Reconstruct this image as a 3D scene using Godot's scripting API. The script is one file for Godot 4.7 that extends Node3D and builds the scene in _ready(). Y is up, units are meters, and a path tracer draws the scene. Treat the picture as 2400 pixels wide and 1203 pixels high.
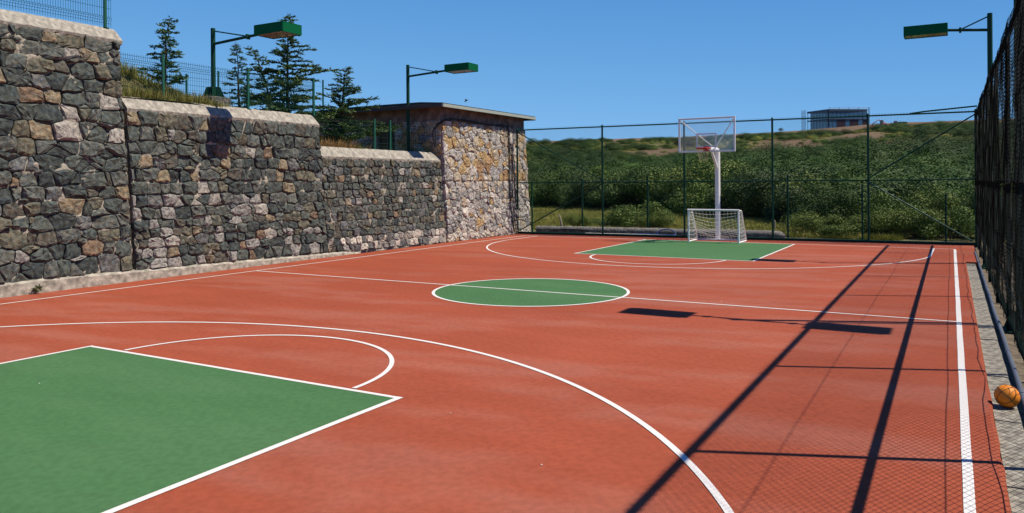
extends Node3D
# y is up; a point is written V(x, y, d): x to the right across the court, d along the court away from the camera (d = -z)

const CAM := Vector3(6.704, 1.984, 12.364)
const YAW := 0.52
const SLOPE := 0.085          # how far the stone walls lean back per metre of height
const WX := -8.05             # foot of the stone walls
const FX := 7.36              # plane of the side fence
var rng := RandomNumberGenerator.new()
var taken := {}
var M := {}
var fbm := FastNoiseLite.new()

func V(x: float, y: float, d: float) -> Vector3:
	return Vector3(x, y, -d)

func _ready():
	rng.seed = 20240611
	fbm.seed = 7
	fbm.noise_type = FastNoiseLite.TYPE_SIMPLEX_SMOOTH
	fbm.frequency = 1.0
	fbm.fractal_octaves = 3
	make_camera_and_light()
	make_materials()
	make_terrain()
	make_court()
	make_walls()
	make_building()
	make_far_fence()
	make_side_fence()
	make_wall_fences()
	make_floodlights()
	make_basket()
	make_goal()
	make_ball()
	make_conifers()
	make_grass()
	make_shrubs()
	make_hillside()
	make_hill_building()
	make_small_things()

# ------------------------------------------------------------------ camera, sky, sun
func make_camera_and_light():
	var cam := Camera3D.new()
	cam.name = "camera"
	cam.projection = Camera3D.PROJECTION_FRUSTUM
	cam.near = 0.05
	cam.far = 4000.0
	cam.size = 0.05 * 1203.0 / 1797.8
	cam.frustum_offset = Vector2(0, -0.05 * 172.57 / 1797.8)
	cam.position = CAM
	cam.rotation = Vector3(0, YAW, -0.007)
	add_child(cam)
	cam.current = true
	var sun := DirectionalLight3D.new()
	sun.name = "sun"
	add_child(sun)
	sun.look_at_from_position(Vector3(0.6, 1.0, -0.246) * 50.0, Vector3.ZERO)
	sun.light_energy = 1.6
	sun.light_color = Color(1.0, 0.955, 0.88)
	sun.light_angular_distance = 0.5
	sun.shadow_enabled = true
	var env := Environment.new()
	env.tonemap_mode = Environment.TONE_MAPPER_LINEAR
	env.tonemap_exposure = 1.25
	env.background_mode = Environment.BG_SKY
	env.sdfgi_enabled = true
	env.ssao_enabled = true
	env.ssil_enabled = true
	var sm := PanoramaSkyMaterial.new()
	sm.panorama = sky_image()
	sm.energy_multiplier = 1.0
	var sky := Sky.new()
	sky.sky_material = sm
	env.sky = sky
	env.background_energy_multiplier = 1.0
	var we := WorldEnvironment.new()
	we.name = "world_environment"
	we.environment = env
	add_child(we)

func sky_image() -> ImageTexture:
	# clear air: deep blue overhead, paler to the horizon and towards the sun; brown haze below the horizon
	var w := 512
	var h := 256
	var img := Image.create(w, h, false, Image.FORMAT_RGBF)
	var sd := Vector3(0.6, 1.0, -0.246).normalized()
	var zen := Vector3(0.010, 0.028, 0.05)
	var low := Vector3(0.285, 0.565, 0.90)
	for j in h:
		var el := PI * (0.5 - (j + 0.5) / h)
		for i in w:
			var a := TAU * (i + 0.5) / w
			var dir := Vector3(-sin(a) * cos(el), sin(el), cos(a) * cos(el))
			var y := maxf(dir.y, 0.0)
			var c := zen + (low - zen) * Vector3(exp(-y * 5.2), exp(-y * 3.0), exp(-y * 1.35))
			var g := dir.dot(sd)
			c *= Vector3(1.0 + 0.50 * g, 1.0 + 0.28 * g, 1.0 + 0.10 * g)
			c += Vector3(0.5, 0.55, 0.6) * 0.2 * pow(maxf(g, 0.0), 24.0)
			if dir.y < 0.0:
				c = c.lerp(Vector3(0.16, 0.17, 0.14), clampf(-dir.y * 12.0, 0, 1))
			c *= 0.80
			img.set_pixel(i, j, Color(c.x, c.y, c.z))
	return ImageTexture.create_from_image(img)

# ------------------------------------------------------------------ textures and materials
func noise_bytes(n: int, freq: float, octaves: int, sd: int, kind := FastNoiseLite.TYPE_SIMPLEX_SMOOTH, ridged := false) -> PackedByteArray:
	var f := FastNoiseLite.new()
	f.noise_type = kind
	f.seed = sd
	f.frequency = freq
	f.fractal_type = FastNoiseLite.FRACTAL_RIDGED if ridged else FastNoiseLite.FRACTAL_FBM
	f.fractal_octaves = octaves
	var im := f.get_seamless_image(n, n, false, false, 0.15, true)
	im.convert(Image.FORMAT_L8)
	return im.get_data()

func tex(n: int, f: Callable) -> ImageTexture:
	var b := PackedByteArray()
	b.resize(n * n * 3)
	for i in n * n:
		var c: Vector3 = f.call(i)
		b[i * 3] = clampi(int(c.x * 255.0), 0, 255)
		b[i * 3 + 1] = clampi(int(c.y * 255.0), 0, 255)
		b[i * 3 + 2] = clampi(int(c.z * 255.0), 0, 255)
	return ImageTexture.create_from_image(Image.create_from_data(n, n, false, Image.FORMAT_RGB8, b))

func bump(n: int, f: Callable, strength: float) -> ImageTexture:
	var b := PackedByteArray()
	b.resize(n * n)
	for i in n * n:
		b[i] = clampi(int(f.call(i) * 255.0), 0, 255)
	var im := Image.create_from_data(n, n, false, Image.FORMAT_L8, b)
	im.convert(Image.FORMAT_RGBA8)
	im.bump_map_to_normal_map(strength)
	return ImageTexture.create_from_image(im)

func lin(r: float, g: float, b: float) -> Color:
	return Color(r, g, b).linear_to_srgb()

func mat(c: Color, rough := 0.8, albedo: Texture2D = null, normal: Texture2D = null, size := 1.0, nscale := 1.0) -> StandardMaterial3D:
	var m := StandardMaterial3D.new()
	m.albedo_color = c
	m.roughness = rough
	m.metallic_specular = 0.4
	if albedo:
		m.albedo_texture = albedo
	if normal:
		m.normal_enabled = true
		m.normal_texture = normal
		m.normal_scale = nscale
	if albedo or normal:
		m.uv1_triplanar = true
		m.uv1_world_triplanar = true
		m.uv1_scale = Vector3.ONE / size
	return m

func make_materials():
	var N := 512
	var a := noise_bytes(N, 0.012, 5, 11)
	var b := noise_bytes(N, 0.05, 4, 12)
	var r := noise_bytes(N, 0.02, 4, 13, FastNoiseLite.TYPE_SIMPLEX, true)
	var g := noise_bytes(N, 0.35, 2, 14)
	var g2 := noise_bytes(N, 0.12, 2, 15)
	# rough rock: blotches, darker seams, a few pale scabs
	var rock := tex(N, func(i):
		var v := 0.38 + 0.66 * a[i] / 255.0 + 0.25 * (b[i] / 255.0 - 0.5) + 0.22 * (g[i] / 255.0 - 0.5)
		var s := smoothstep(0.66, 0.8, r[i] / 255.0)
		v *= 1.0 - 0.3 * s
		var p := smoothstep(0.68, 0.76, b[i] / 255.0 * 0.5 + a[(i * 1 + 70000) % (N * N)] / 255.0 * 0.5)
		var warm := (a[(i + 9000) % (N * N)] / 255.0 - 0.5) * 0.16
		return Vector3(v + warm, v, v - warm).lerp(Vector3(0.97, 0.95, 0.92), p * 0.6))
	var rockp := tex(N, func(i):
		var v := 0.4 + 0.5 * a[i] / 255.0 + 0.3 * (b[i] / 255.0 - 0.5) + 0.2 * (g[i] / 255.0 - 0.5)
		var p := smoothstep(0.46, 0.56, b[(i + 5000) % (N * N)] / 255.0 * 0.25 + a[(i + 90000) % (N * N)] / 255.0 * 0.75)
		return Vector3(v, v, v).lerp(Vector3(1.0, 0.97, 0.93), p * 0.6))
	var rockn := bump(N, func(i): return 0.5 * a[i] / 255.0 + 0.3 * b[i] / 255.0 + 0.12 * g[i] / 255.0 + 0.2 * g2[i] / 255.0, 10.0)
	var conc := tex(N, func(i):
		var v := 0.54 + 0.46 * a[i] / 255.0 + 0.14 * (g[i] / 255.0 - 0.5) + 0.1 * (b[i] / 255.0 - 0.5)
		v *= 1.0 - 0.35 * smoothstep(0.7, 0.85, g2[i] / 255.0)
		return Vector3(v, v * 0.99, v * 0.965))
	var concn := bump(N, func(i): return 0.5 * g2[i] / 255.0 + 0.35 * g[i] / 255.0 + 0.3 * b[i] / 255.0, 5.0)
	var grain := tex(N, func(i):
		var v := 0.84 + 0.52 * (g[i] / 255.0 - 0.5) + 0.16 * (g2[i] / 255.0 - 0.5) + 0.10 * (a[i] / 255.0 - 0.5)
		return Vector3(v, v, v))
	var grainn := bump(N, func(i): return 0.8 * g[i] / 255.0 + 0.2 * g2[i] / 255.0, 2.5)
	var dirt := tex(N, func(i):
		var v := 0.55 + 0.4 * a[i] / 255.0 + 0.3 * (g[i] / 255.0 - 0.5)
		return Vector3(v, v, v))
	var bark := tex(128, func(i):
		var v := 0.6 + 0.4 * g[(i * 7) % (N * N)] / 255.0
		return Vector3(v, v, v))
	M.court = mat(lin(0.665, 0.170, 0.094), 0.85, grain, grainn, 0.62, 0.8)
	M.court.metallic_specular = 0.2
	M.court.vertex_color_use_as_albedo = true
	M.green_court = mat(lin(0.135, 0.335, 0.135), 0.85, grain, grainn, 0.62, 0.8)
	M.green_court.metallic_specular = 0.2
	M.green_court.vertex_color_use_as_albedo = true
	var worn := tex(N, func(i):
		var v := 0.93 + 0.16 * (g[i] / 255.0 - 0.5)
		var w := smoothstep(0.62, 0.78, b[i] / 255.0 * 0.5 + g2[i] / 255.0 * 0.5)
		return Vector3(v, v, v).lerp(Vector3(0.78, 0.62, 0.56), w * 0.75))
	M.line = mat(lin(0.78, 0.76, 0.74), 0.75, worn, grainn, 0.62, 0.4)
	M.concrete = mat(lin(0.62, 0.59, 0.52), 0.92, conc, concn, 1.3)
	M.coping = mat(lin(0.54, 0.51, 0.46), 0.95, conc, concn, 0.9)
	M.slab = mat(lin(0.47, 0.445, 0.39), 0.92, conc, concn, 0.7)
	M.mortar = mat(lin(0.56, 0.51, 0.44), 0.95, conc, rockn, 0.5)
	M.plaster = mat(lin(0.34, 0.26, 0.23), 0.93, dirt, concn, 2.7, 0.2)
	M.soil = mat(lin(0.24, 0.19, 0.13), 0.95, dirt, rockn, 1.1)
	M.terrain = mat(Color.WHITE, 0.95, dirt, rockn, 2.3)
	M.terrain.vertex_color_use_as_albedo = true
	M.log = mat(lin(0.33, 0.315, 0.29), 0.95, rock, rockn, 0.7)
	M.bark = mat(lin(0.10, 0.075, 0.055), 0.9, bark, null, 0.2)
	M.dead = mat(lin(0.42, 0.37, 0.31), 0.9, bark, null, 0.2)
	# stones: dark wall kinds first, then the pale building kinds
	var dark := [[0.140, 0.166, 0.150], [0.196, 0.212, 0.190], [0.093, 0.115, 0.112], [0.215, 0.205, 0.150], [0.40, 0.325, 0.215], [0.232, 0.24, 0.235], [0.50, 0.48, 0.44], [0.165, 0.155, 0.128], [0.34, 0.24, 0.16]]
	M.dark = []
	for k in dark.size():
		var c = dark[k]
		var m := mat(lin(c[0], c[1], c[2]), 0.86, rockp if k == 6 else rock, rockn, 0.85, 1.0)
		m.uv1_offset = Vector3(0.37 * k, 0.61 * k, 0.13 * k)
		M.dark.append(m)
	var scabby := mat(lin(0.40, 0.395, 0.38), 0.9, rockp, rockn, 0.6)
	M.dark.append(scabby)
	var white := mat(lin(0.80, 0.75, 0.67), 0.9, rockp, rockn, 0.5)
	M.dark.append(white)
	var pale := [[0.80, 0.745, 0.67], [0.66, 0.63, 0.59], [0.82, 0.69, 0.51], [0.76, 0.53, 0.26], [0.66, 0.42, 0.22], [0.42, 0.405, 0.385], [0.92, 0.87, 0.80]]
	M.pale = []
	for k in pale.size():
		var c = pale[k]
		var m := mat(lin(c[0], c[1], c[2]), 0.86, rock if k != 6 else rockp, rockn, 0.7, 1.0)
		m.uv1_offset = Vector3(0.41 * k, 0.23 * k, 0.71 * k)
		M.pale.append(m)
	M.pale_mortar = mat(lin(0.58, 0.50, 0.43), 0.95, conc, rockn, 0.5)
	# metals and plastics
	M.green = mat(lin(0.008, 0.048, 0.030), 0.5)
	M.green.metallic_specular = 0.25
	M.rail = mat(lin(0.006, 0.014, 0.012), 0.8)
	M.rail.metallic_specular = 0.04
	M.head = mat(lin(0.004, 0.098, 0.040), 0.5)
	M.head.metallic_specular = 0.12
	M.green2 = mat(lin(0.012, 0.085, 0.055), 0.45)
	M.wire = mat(lin(0.006, 0.012, 0.012), 0.55)
	M.wire.metallic_specular = 0.10
	M.white = mat(lin(0.76, 0.75, 0.75), 0.38)
	M.net = mat(lin(0.74, 0.73, 0.70), 0.8)
	M.oldnet = mat(lin(0.42, 0.36, 0.22), 0.9)
	M.red = mat(lin(0.50, 0.022, 0.018), 0.4)
	M.pipe = mat(lin(0.125, 0.14, 0.17), 0.45)
	M.black = mat(lin(0.018, 0.018, 0.02), 0.5)
	M.blue = mat(lin(0.03, 0.06, 0.22), 0.5)
	M.hollow = mat(lin(0.02, 0.02, 0.02), 0.9)
	M.reflector = mat(lin(0.2, 0.19, 0.17), 0.35)
	M.reflector.metallic = 0.7
	M.lens = glass(0.18, Color(0.85, 0.86, 0.86))
	M.board = glass(0.10, Color(0.80, 0.84, 0.86))
	M.pane = mat(lin(0.02, 0.025, 0.03), 0.06)
	M.fascia = mat(lin(0.30, 0.34, 0.30), 0.6)
	M.roofing = mat(lin(0.085, 0.092, 0.095), 0.9, conc, concn, 0.5)
	M.soffit = mat(lin(0.06, 0.052, 0.045), 0.8)
	M.frame = mat(lin(0.10, 0.075, 0.05), 0.6)
	M.ball = mat(lin(0.74, 0.23, 0.014), 0.55, null, grainn, 0.05, 0.3)
	M.seam = mat(lin(0.02, 0.015, 0.012), 0.7)
	M.steel = mat(lin(0.06, 0.075, 0.10), 0.5)
	M.farglass = glass(0.88, Color(0.11, 0.18, 0.27))
	M.rust = mat(lin(0.045, 0.026, 0.036), 0.7)
	M.grey = mat(lin(0.22, 0.22, 0.23), 0.7)
	M.yellow = mat(lin(0.5, 0.22, 0.2), 0.6)
	M.leaf = leaf(lin(0.9, 0.9, 0.9))
	M.needle = leaf(lin(0.9, 0.9, 0.9))

func glass(alpha: float, c: Color) -> StandardMaterial3D:
	var m := StandardMaterial3D.new()
	m.transparency = BaseMaterial3D.TRANSPARENCY_ALPHA
	m.albedo_color = Color(c.r, c.g, c.b, alpha)
	m.roughness = 0.05
	return m

func leaf(c: Color) -> StandardMaterial3D:
	var m := StandardMaterial3D.new()
	m.albedo_color = c
	m.vertex_color_use_as_albedo = true
	m.roughness = 0.62
	m.metallic_specular = 0.3
	m.cull_mode = BaseMaterial3D.CULL_DISABLED
	m.backlight_enabled = true
	m.backlight = Color(0.30, 0.38, 0.10)
	return m

# ------------------------------------------------------------------ shape helpers
func mb() -> SurfaceTool:
	var st := SurfaceTool.new()
	st.begin(Mesh.PRIMITIVE_TRIANGLES)
	st.set_smooth_group(-1)
	return st

# one triangle whose front looks along n (Godot's fronts run clockwise)
func tri(st: SurfaceTool, a: Vector3, b: Vector3, c: Vector3, n: Vector3):
	if (b - a).cross(c - a).dot(n) > 0.0:
		st.add_vertex(a); st.add_vertex(c); st.add_vertex(b)
	else:
		st.add_vertex(a); st.add_vertex(b); st.add_vertex(c)

func quad(st: SurfaceTool, a: Vector3, b: Vector3, c: Vector3, d: Vector3, n: Vector3):
	tri(st, a, b, c, n)
	tri(st, a, c, d, n)

# a box with chamfered edges, its centre and size in a basis
func box(st: SurfaceTool, at: Vector3, size: Vector3, ch := 0.0, bs := Basis()):
	var h := size / 2.0
	ch = minf(ch, minf(h.x, minf(h.y, h.z)) * 0.6)
	for ax in 3:
		for s in [-1.0, 1.0]:
			var n := Vector3.ZERO
			n[ax] = s
			var u := (ax + 1) % 3
			var w := (ax + 2) % 3
			var p := []
			for k in [[-1, -1], [1, -1], [1, 1], [-1, 1]]:
				var q := Vector3.ZERO
				q[ax] = s * h[ax]
				q[u] = k[0] * (h[u] - ch)
				q[w] = k[1] * (h[w] - ch)
				p.append(at + bs * q)
			quad(st, p[0], p[1], p[2], p[3], bs * n)
	if ch <= 0.0:
		return
	for ax in 3:
		var u := (ax + 1) % 3
		var w := (ax + 2) % 3
		for su in [-1.0, 1.0]:
			for sw in [-1.0, 1.0]:
				var p := []
				for k in [[-1, 0], [1, 0], [1, 1], [-1, 1]]:
					var q := Vector3.ZERO
					q[ax] = k[0] * (h[ax] - ch)
					q[u] = su * (h[u] - (ch if k[1] == 1 else 0.0))
					q[w] = sw * (h[w] - (0.0 if k[1] == 1 else ch))
					p.append(at + bs * q)
				var n := Vector3.ZERO
				n[u] = su
				n[w] = sw
				quad(st, p[0], p[1], p[2], p[3], bs * n)
	for sx in [-1.0, 1.0]:
		for sy in [-1.0, 1.0]:
			for sz in [-1.0, 1.0]:
				var s := Vector3(sx, sy, sz)
				tri(st, at + bs * (s * Vector3(h.x, h.y - ch, h.z - ch)), at + bs * (s * Vector3(h.x - ch, h.y, h.z - ch)), at + bs * (s * Vector3(h.x - ch, h.y - ch, h.z)), bs * s)

# a round bar along points; radius may taper from r to r2
func tube(st: SurfaceTool, pts: Array, r: float, sides := 8, r2 := -1.0, caps := true):
	if r2 < 0.0:
		r2 = r
	st.set_smooth_group(0 if sides > 4 else -1)
	var rings := []
	var n := pts.size()
	var side := Vector3.ZERO
	for i in n:
		var t: Vector3 = (pts[mini(i + 1, n - 1)] - pts[maxi(i - 1, 0)]).normalized()
		if side == Vector3.ZERO:
			side = t.cross(Vector3.UP if absf(t.y) < 0.9 else Vector3.RIGHT).normalized()
		else:
			side = (side - t * side.dot(t)).normalized()
		var up := side.cross(t)
		var rr := lerpf(r, r2, float(i) / maxf(n - 1, 1))
		var ring := []
		for k in sides:
			var a := TAU * k / sides
			ring.append(pts[i] + (side * cos(a) + up * sin(a)) * rr)
		rings.append(ring)
	for i in n - 1:
		for k in sides:
			var k2 := (k + 1) % sides
			var nn: Vector3 = rings[i][k] + rings[i][k2] - pts[i] * 2.0
			quad(st, rings[i][k], rings[i][k2], rings[i + 1][k2], rings[i + 1][k], nn)
	st.set_smooth_group(-1)
	if caps:
		for e in [0, n - 1]:
			var t: Vector3 = pts[e] - pts[1 if e == 0 else n - 2]
			for k in range(1, sides - 1):
				tri(st, rings[e][0], rings[e][k], rings[e][k + 1], t)

func bar(st: SurfaceTool, a: Vector3, b: Vector3, r: float, sides := 8):
	tube(st, [a, b], r, sides)

func obj(called: String, st: SurfaceTool, m: Material, parent: Node, at := Vector3.ZERO) -> MeshInstance3D:
	st.generate_normals()
	var o := MeshInstance3D.new()
	o.mesh = st.commit()
	o.mesh.surface_set_material(0, m)
	o.name = called if parent != self else numbered(called)
	o.position = at
	parent.add_child(o, true)
	return o

func numbered(called: String) -> String:
	var k: int = taken.get(called, 0)
	taken[called] = k + 1
	return called if k == 0 else "%s_%03d" % [called, k]

func tag(o: Node, label: String, category: String, group := "", kind := ""):
	if label: o.set_meta("label", label)
	if category: o.set_meta("category", category)
	if group: o.set_meta("group", group)
	if kind: o.set_meta("kind", kind)

func thing(called: String, label: String, category: String, at := Vector3.ZERO, group := "") -> Node3D:
	var o := Node3D.new()
	o.name = numbered(called)
	o.position = at
	add_child(o)
	tag(o, label, category, group)
	return o

func dup(src: Node3D, called: String, label: String, at: Vector3, turn := 0.0, scale_by := Vector3.ONE, group := "") -> Node3D:
	var o: Node3D = src.duplicate()
	o.name = numbered(called)
	add_child(o)
	o.position = at
	o.rotation.y = turn
	o.scale = scale_by
	o.set_meta("label", label)
	if group: o.set_meta("group", group)
	return o

func struct(o: Node, label := ""):
	o.set_meta("kind", "structure")
	if label: o.set_meta("label", label)

func nz(x: float, y: float, z := 0.0) -> float:
	return fbm.get_noise_3d(x, y, z)

# ------------------------------------------------------------------ terrain
func lerp_table(t: Array, x: float) -> float:
	if x <= t[0][0]: return t[0][1]
	for i in range(1, t.size()):
		if x <= t[i][0]:
			var k: float = (x - t[i - 1][0]) / (t[i][0] - t[i - 1][0])
			return lerpf(t[i - 1][1], t[i][1], k)
	return t[t.size() - 1][1]

const FOOT := [[-60.0, 80.0], [-28.4, 65.6], [-20.0, 52.0], [-11.0, 39.4], [-5.0, 31.0], [2.0, 28.5], [20.0, 30.0], [60.0, 45.0]]
const RIDGE := [[-60.0, 0.050], [-28.5, 0.0560], [-22.4, 0.0585], [-18.4, 0.0590], [-13.3, 0.0618], [-10.8, 0.0630], [-8.8, 0.0642], [-4.7, 0.0690], [0.0, 0.0695], [8.0, 0.068], [60.0, 0.05]]
const FAR := 318.0

func polar(x: float, d: float) -> Vector2:
	var dx := x - CAM.x
	var dd := d + CAM.z
	return Vector2(rad_to_deg(atan2(dx, dd)), sqrt(dx * dx + dd * dd))

func land(x: float, d: float) -> float:
	var p := polar(x, d)
	var az := p.x
	var r := p.y
	var fade := smoothstep(95.0, 60.0, absf(az))
	var r0 := lerp_table(FOOT, az)
	var hr: float = (1.3 + lerp_table(RIDGE, az) * FAR) * fade
	var t := clampf((r - r0) / (FAR - r0), 0.0, 1.0)
	var h: float = hr * pow(t, 1.3)
	h += nz(x * 0.012, d * 0.012) * 2.6 * t * (1.0 - t) * 4.0 * fade
	h += nz(x * 0.05, d * 0.05, 9.0) * 0.25 * smoothstep(30.0, 60.0, r)
	return h - 0.06

func make_terrain():
	# one sheet to the horizon, on rings round the court
	var st := mb()
	st.set_smooth_group(0)
	var radii := []
	var r := 3.0
	while r < 360.0:
		radii.append(r)
		r *= 1.055
	for k in [420.0, 520.0, 700.0, 1000.0, 1600.0, 2500.0]:
		radii.append(k)
	var azs := []
	var a := -180.0
	while a < 180.0:
		azs.append(a)
		a += 0.9 if a > -46.0 and a < 20.0 else 6.0
	azs.append(180.0)
	var pts := []
	var cols := []
	for i in radii.size():
		var row := []
		var crow := []
		for az in azs:
			var x: float = CAM.x + radii[i] * sin(deg_to_rad(az))
			var d: float = -CAM.z + radii[i] * cos(deg_to_rad(az))
			var y := land(x, d)
			var near_court := x > -18.0 and x < 7.5 and d < 14.0 and d > -22.0
			if near_court: y = -0.30
			row.append(V(x, y, d))
			var n1 := nz(x * 0.03, d * 0.03, 3.0)
			var n2 := nz(x * 0.2, d * 0.2, 5.0)
			var foot := lerp_table(FOOT, az)
			var grass := Vector3(0.21, 0.215, 0.07) * (1.0 + 0.35 * n1 + 0.3 * n2)
			var scrub := Vector3(0.215, 0.20, 0.062) * (1.0 + 0.4 * n1 + 0.3 * n2)
			var bare := Vector3(0.265, 0.170, 0.098) * (1.0 + 0.2 * n1 + 0.25 * n2)
			var c := grass.lerp(scrub, smoothstep(foot - 2.0, foot + 6.0, radii[i]))
			var crest: float = 290.0 + 16.0 * n1 - 34.0 * smoothstep(-9.5, -7.5, az) * smoothstep(1.5, -1.5, az)
			c = c.lerp(bare, smoothstep(crest, crest + 9.0, radii[i]))
			c = c.lerp(bare * 0.9, smoothstep(0.22, 0.45, n1 + 0.25 * n2) * smoothstep(90.0, 150.0, radii[i]) * 0.55)
			c = c.lerp(bare, smoothstep(1.25, 0.8, patch(az, radii[i]) + 0.5 * n2))
			if radii[i] < 32.0 and d < 17.5:
				c = Vector3(0.21, 0.175, 0.13) * (1.0 + 0.3 * n2)
			crow.append(Color(c.x, c.y, c.z))
		pts.append(row)
		cols.append(crow)
	for i in radii.size() - 1:
		for j in azs.size() - 1:
			for q in [[0, 0, 0, 1, 1, 1], [0, 0, 1, 1, 1, 0]]:
				for k in 3:
					st.set_color(cols[i + q[k * 2]][j + q[k * 2 + 1]])
					st.add_vertex(pts[i + q[k * 2]][j + q[k * 2 + 1]])
	var o := obj("ground", st, M.terrain, self)
	struct(o, "open ground: meadow, scrubby hillside and bare ridge behind the court")
	# the raised ground held back by the stone walls
	st = mb()
	st.set_smooth_group(0)
	var xs := [-8.55, -8.8, -9.1, -9.5, -10.0, -10.6, -11.4, -12.4, -14.0, -17.0, -22.0, -30.0, -45.0]
	var ds := []
	var q := -24.0
	while q < 16.5:
		ds.append(q)
		q += 0.45
	for i in xs.size() - 1:
		for j in ds.size() - 1:
			if ds[j + 1] > 15.2 and xs[i] > -60.0:
				continue
			for k in [[0, 0], [1, 0], [1, 1], [0, 0], [1, 1], [0, 1]]:
				var x: float = xs[i + k[0]]
				var d: float = ds[j + k[1]]
				var n := nz(x * 0.6, d * 0.6, 2.0)
				var c := Vector3(0.20, 0.185, 0.075).lerp(Vector3(0.30, 0.20, 0.10), smoothstep(3.5, 5.0, d)) * (1.0 + 0.4 * n)
				st.set_color(Color(c.x, c.y, c.z))
				st.add_vertex(V(x, upper(x, d), d))
	o = obj("upper_terrain", st, M.terrain, self)
	struct(o, "raised grassy ground behind the stone walls")

# how far, in its own sizes, a place lies from the bare brown patches on the hillside
func patch(az: float, r: float) -> float:
	var best := 9.0
	for q in [[-10.3, 178.0, 2.5, 48.0], [-3.0, 150.0, 1.9, 26.0], [-19.5, 205.0, 2.2, 28.0], [-5.6, 205.0, 1.8, 26.0], [-0.4, 128.0, 2.4, 18.0]]:
		best = minf(best, Vector2((az - q[0]) / q[2], (r - q[1]) / q[3]).length())
	return best

func spot(az: float, r: float) -> Vector2:
	return Vector2(CAM.x + r * sin(deg_to_rad(az)), -CAM.z + r * cos(deg_to_rad(az)))

func upper(x: float, d: float) -> float:
	var h := lerpf(4.72, 3.72, smoothstep(-3.2, 0.8, d))
	h += 0.75 * smoothstep(-4.0, -6.5, d) * smoothstep(-9.0, -11.0, x)
	if x > -8.95 and d > -2.45:
		h = minf(h, 3.9)
	h = lerpf(h, 2.82, smoothstep(1.8, 3.6, d))
	h -= 0.10 * maxf(0.0, -x - 11.0) * smoothstep(-1.0, 3.0, d)
	return h + 0.07 * nz(x * 0.8, d * 0.8) - 0.03

# ------------------------------------------------------------------ court
func court_tint(x: float, d: float, green := false) -> Color:
	# dusty streaks swept across the surface; vertex colours stop at one, the paint's own colour makes up for it
	var a := nz(x * 0.22, d * 0.5, 1.0)
	var b := nz(x * 0.9 + 3.0, d * 3.2, 4.0)
	var s := smoothstep(-0.05, 0.5, nz(x * 0.16 + 8.0, d * 0.8 - x * 0.15, 12.0) + 0.45 * nz(x * 0.55, d * 2.8 - x * 0.4, 17.0) + 0.2 * nz(x * 2.0, d * 6.0, 23.0))
	if green:
		var g := (1.0 + 0.09 * a + 0.07 * b) / 1.5
		return Color(g * (0.97 + 0.14 * s), g * (0.98 + 0.05 * s), g * (0.98 + 0.10 * s))
	var v := (1.0 + 0.11 * a + 0.08 * b) / 1.5
	return Color(v * (0.98 + 0.05 * s), v * (0.90 + 0.34 * s), v * (0.86 + 0.58 * s))

func sheet(st: SurfaceTool, x0: float, x1: float, d0: float, d1: float, y: float, step := 0.2, green := false):
	var nx := maxi(1, int(ceil((x1 - x0) / step)))
	var nd := maxi(1, int(ceil((d1 - d0) / step)))
	for i in nx:
		for j in nd:
			for k in [[0, 0], [0, 1], [1, 1], [0, 0], [1, 1], [1, 0]]:
				var x := lerpf(x0, x1, float(i + k[0]) / nx)
				var d := lerpf(d0, d1, float(j + k[1]) / nd)
				st.set_color(court_tint(x, d, green))
				st.add_vertex(V(x, y, d))

func strip(st: SurfaceTool, pts: Array, w: float, y: float):
	# a painted line of width w along points (x, d)
	for i in pts.size() - 1:
		var p: Vector2 = pts[i]
		var q: Vector2 = pts[i + 1]
		var n0 := dir_at(pts, i).orthogonal() * w / 2.0
		var n1 := dir_at(pts, i + 1).orthogonal() * w / 2.0
		quad(st, V(p.x + n0.x, y, p.y + n0.y), V(p.x - n0.x, y, p.y - n0.y), V(q.x - n1.x, y, q.y - n1.y), V(q.x + n1.x, y, q.y + n1.y), Vector3.UP)

func dir_at(pts: Array, i: int) -> Vector2:
	return (pts[mini(i + 1, pts.size() - 1)] - pts[maxi(i - 1, 0)]).normalized()

func straight(x0: float, d0: float, x1: float, d1: float) -> Array:
	# hand-painted: a hair of wobble along the way
	var out := []
	var a := Vector2(x0, d0)
	var b := Vector2(x1, d1)
	var n := maxi(2, int(a.distance_to(b) / 0.35))
	var o := (b - a).normalized().orthogonal()
	for i in n + 1:
		out.append(a.lerp(b, float(i) / n) + o * 0.004 * nz(i * 0.5, x0 * 3.0 + d0))
	return out

func arc(cx: float, cd: float, r: float, a0: float, a1: float) -> Array:
	var out := []
	var n := int(absf(a1 - a0) / 2.0) + 4
	for i in n + 1:
		var a := deg_to_rad(lerpf(a0, a1, float(i) / n))
		out.append(Vector2(cx + r * cos(a), cd + r * sin(a)))
	return out

func line_part(pts: Array, w: float, parent: Node, called := "painted_line"):
	var st := mb()
	strip(st, pts, w, 0.0055)
	obj(called, st, M.line, parent)

func far_d(x: float) -> float:
	return 13.75 + (x + 7.95) * (14.65 - 13.75) / (7.36 + 7.95)

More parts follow.
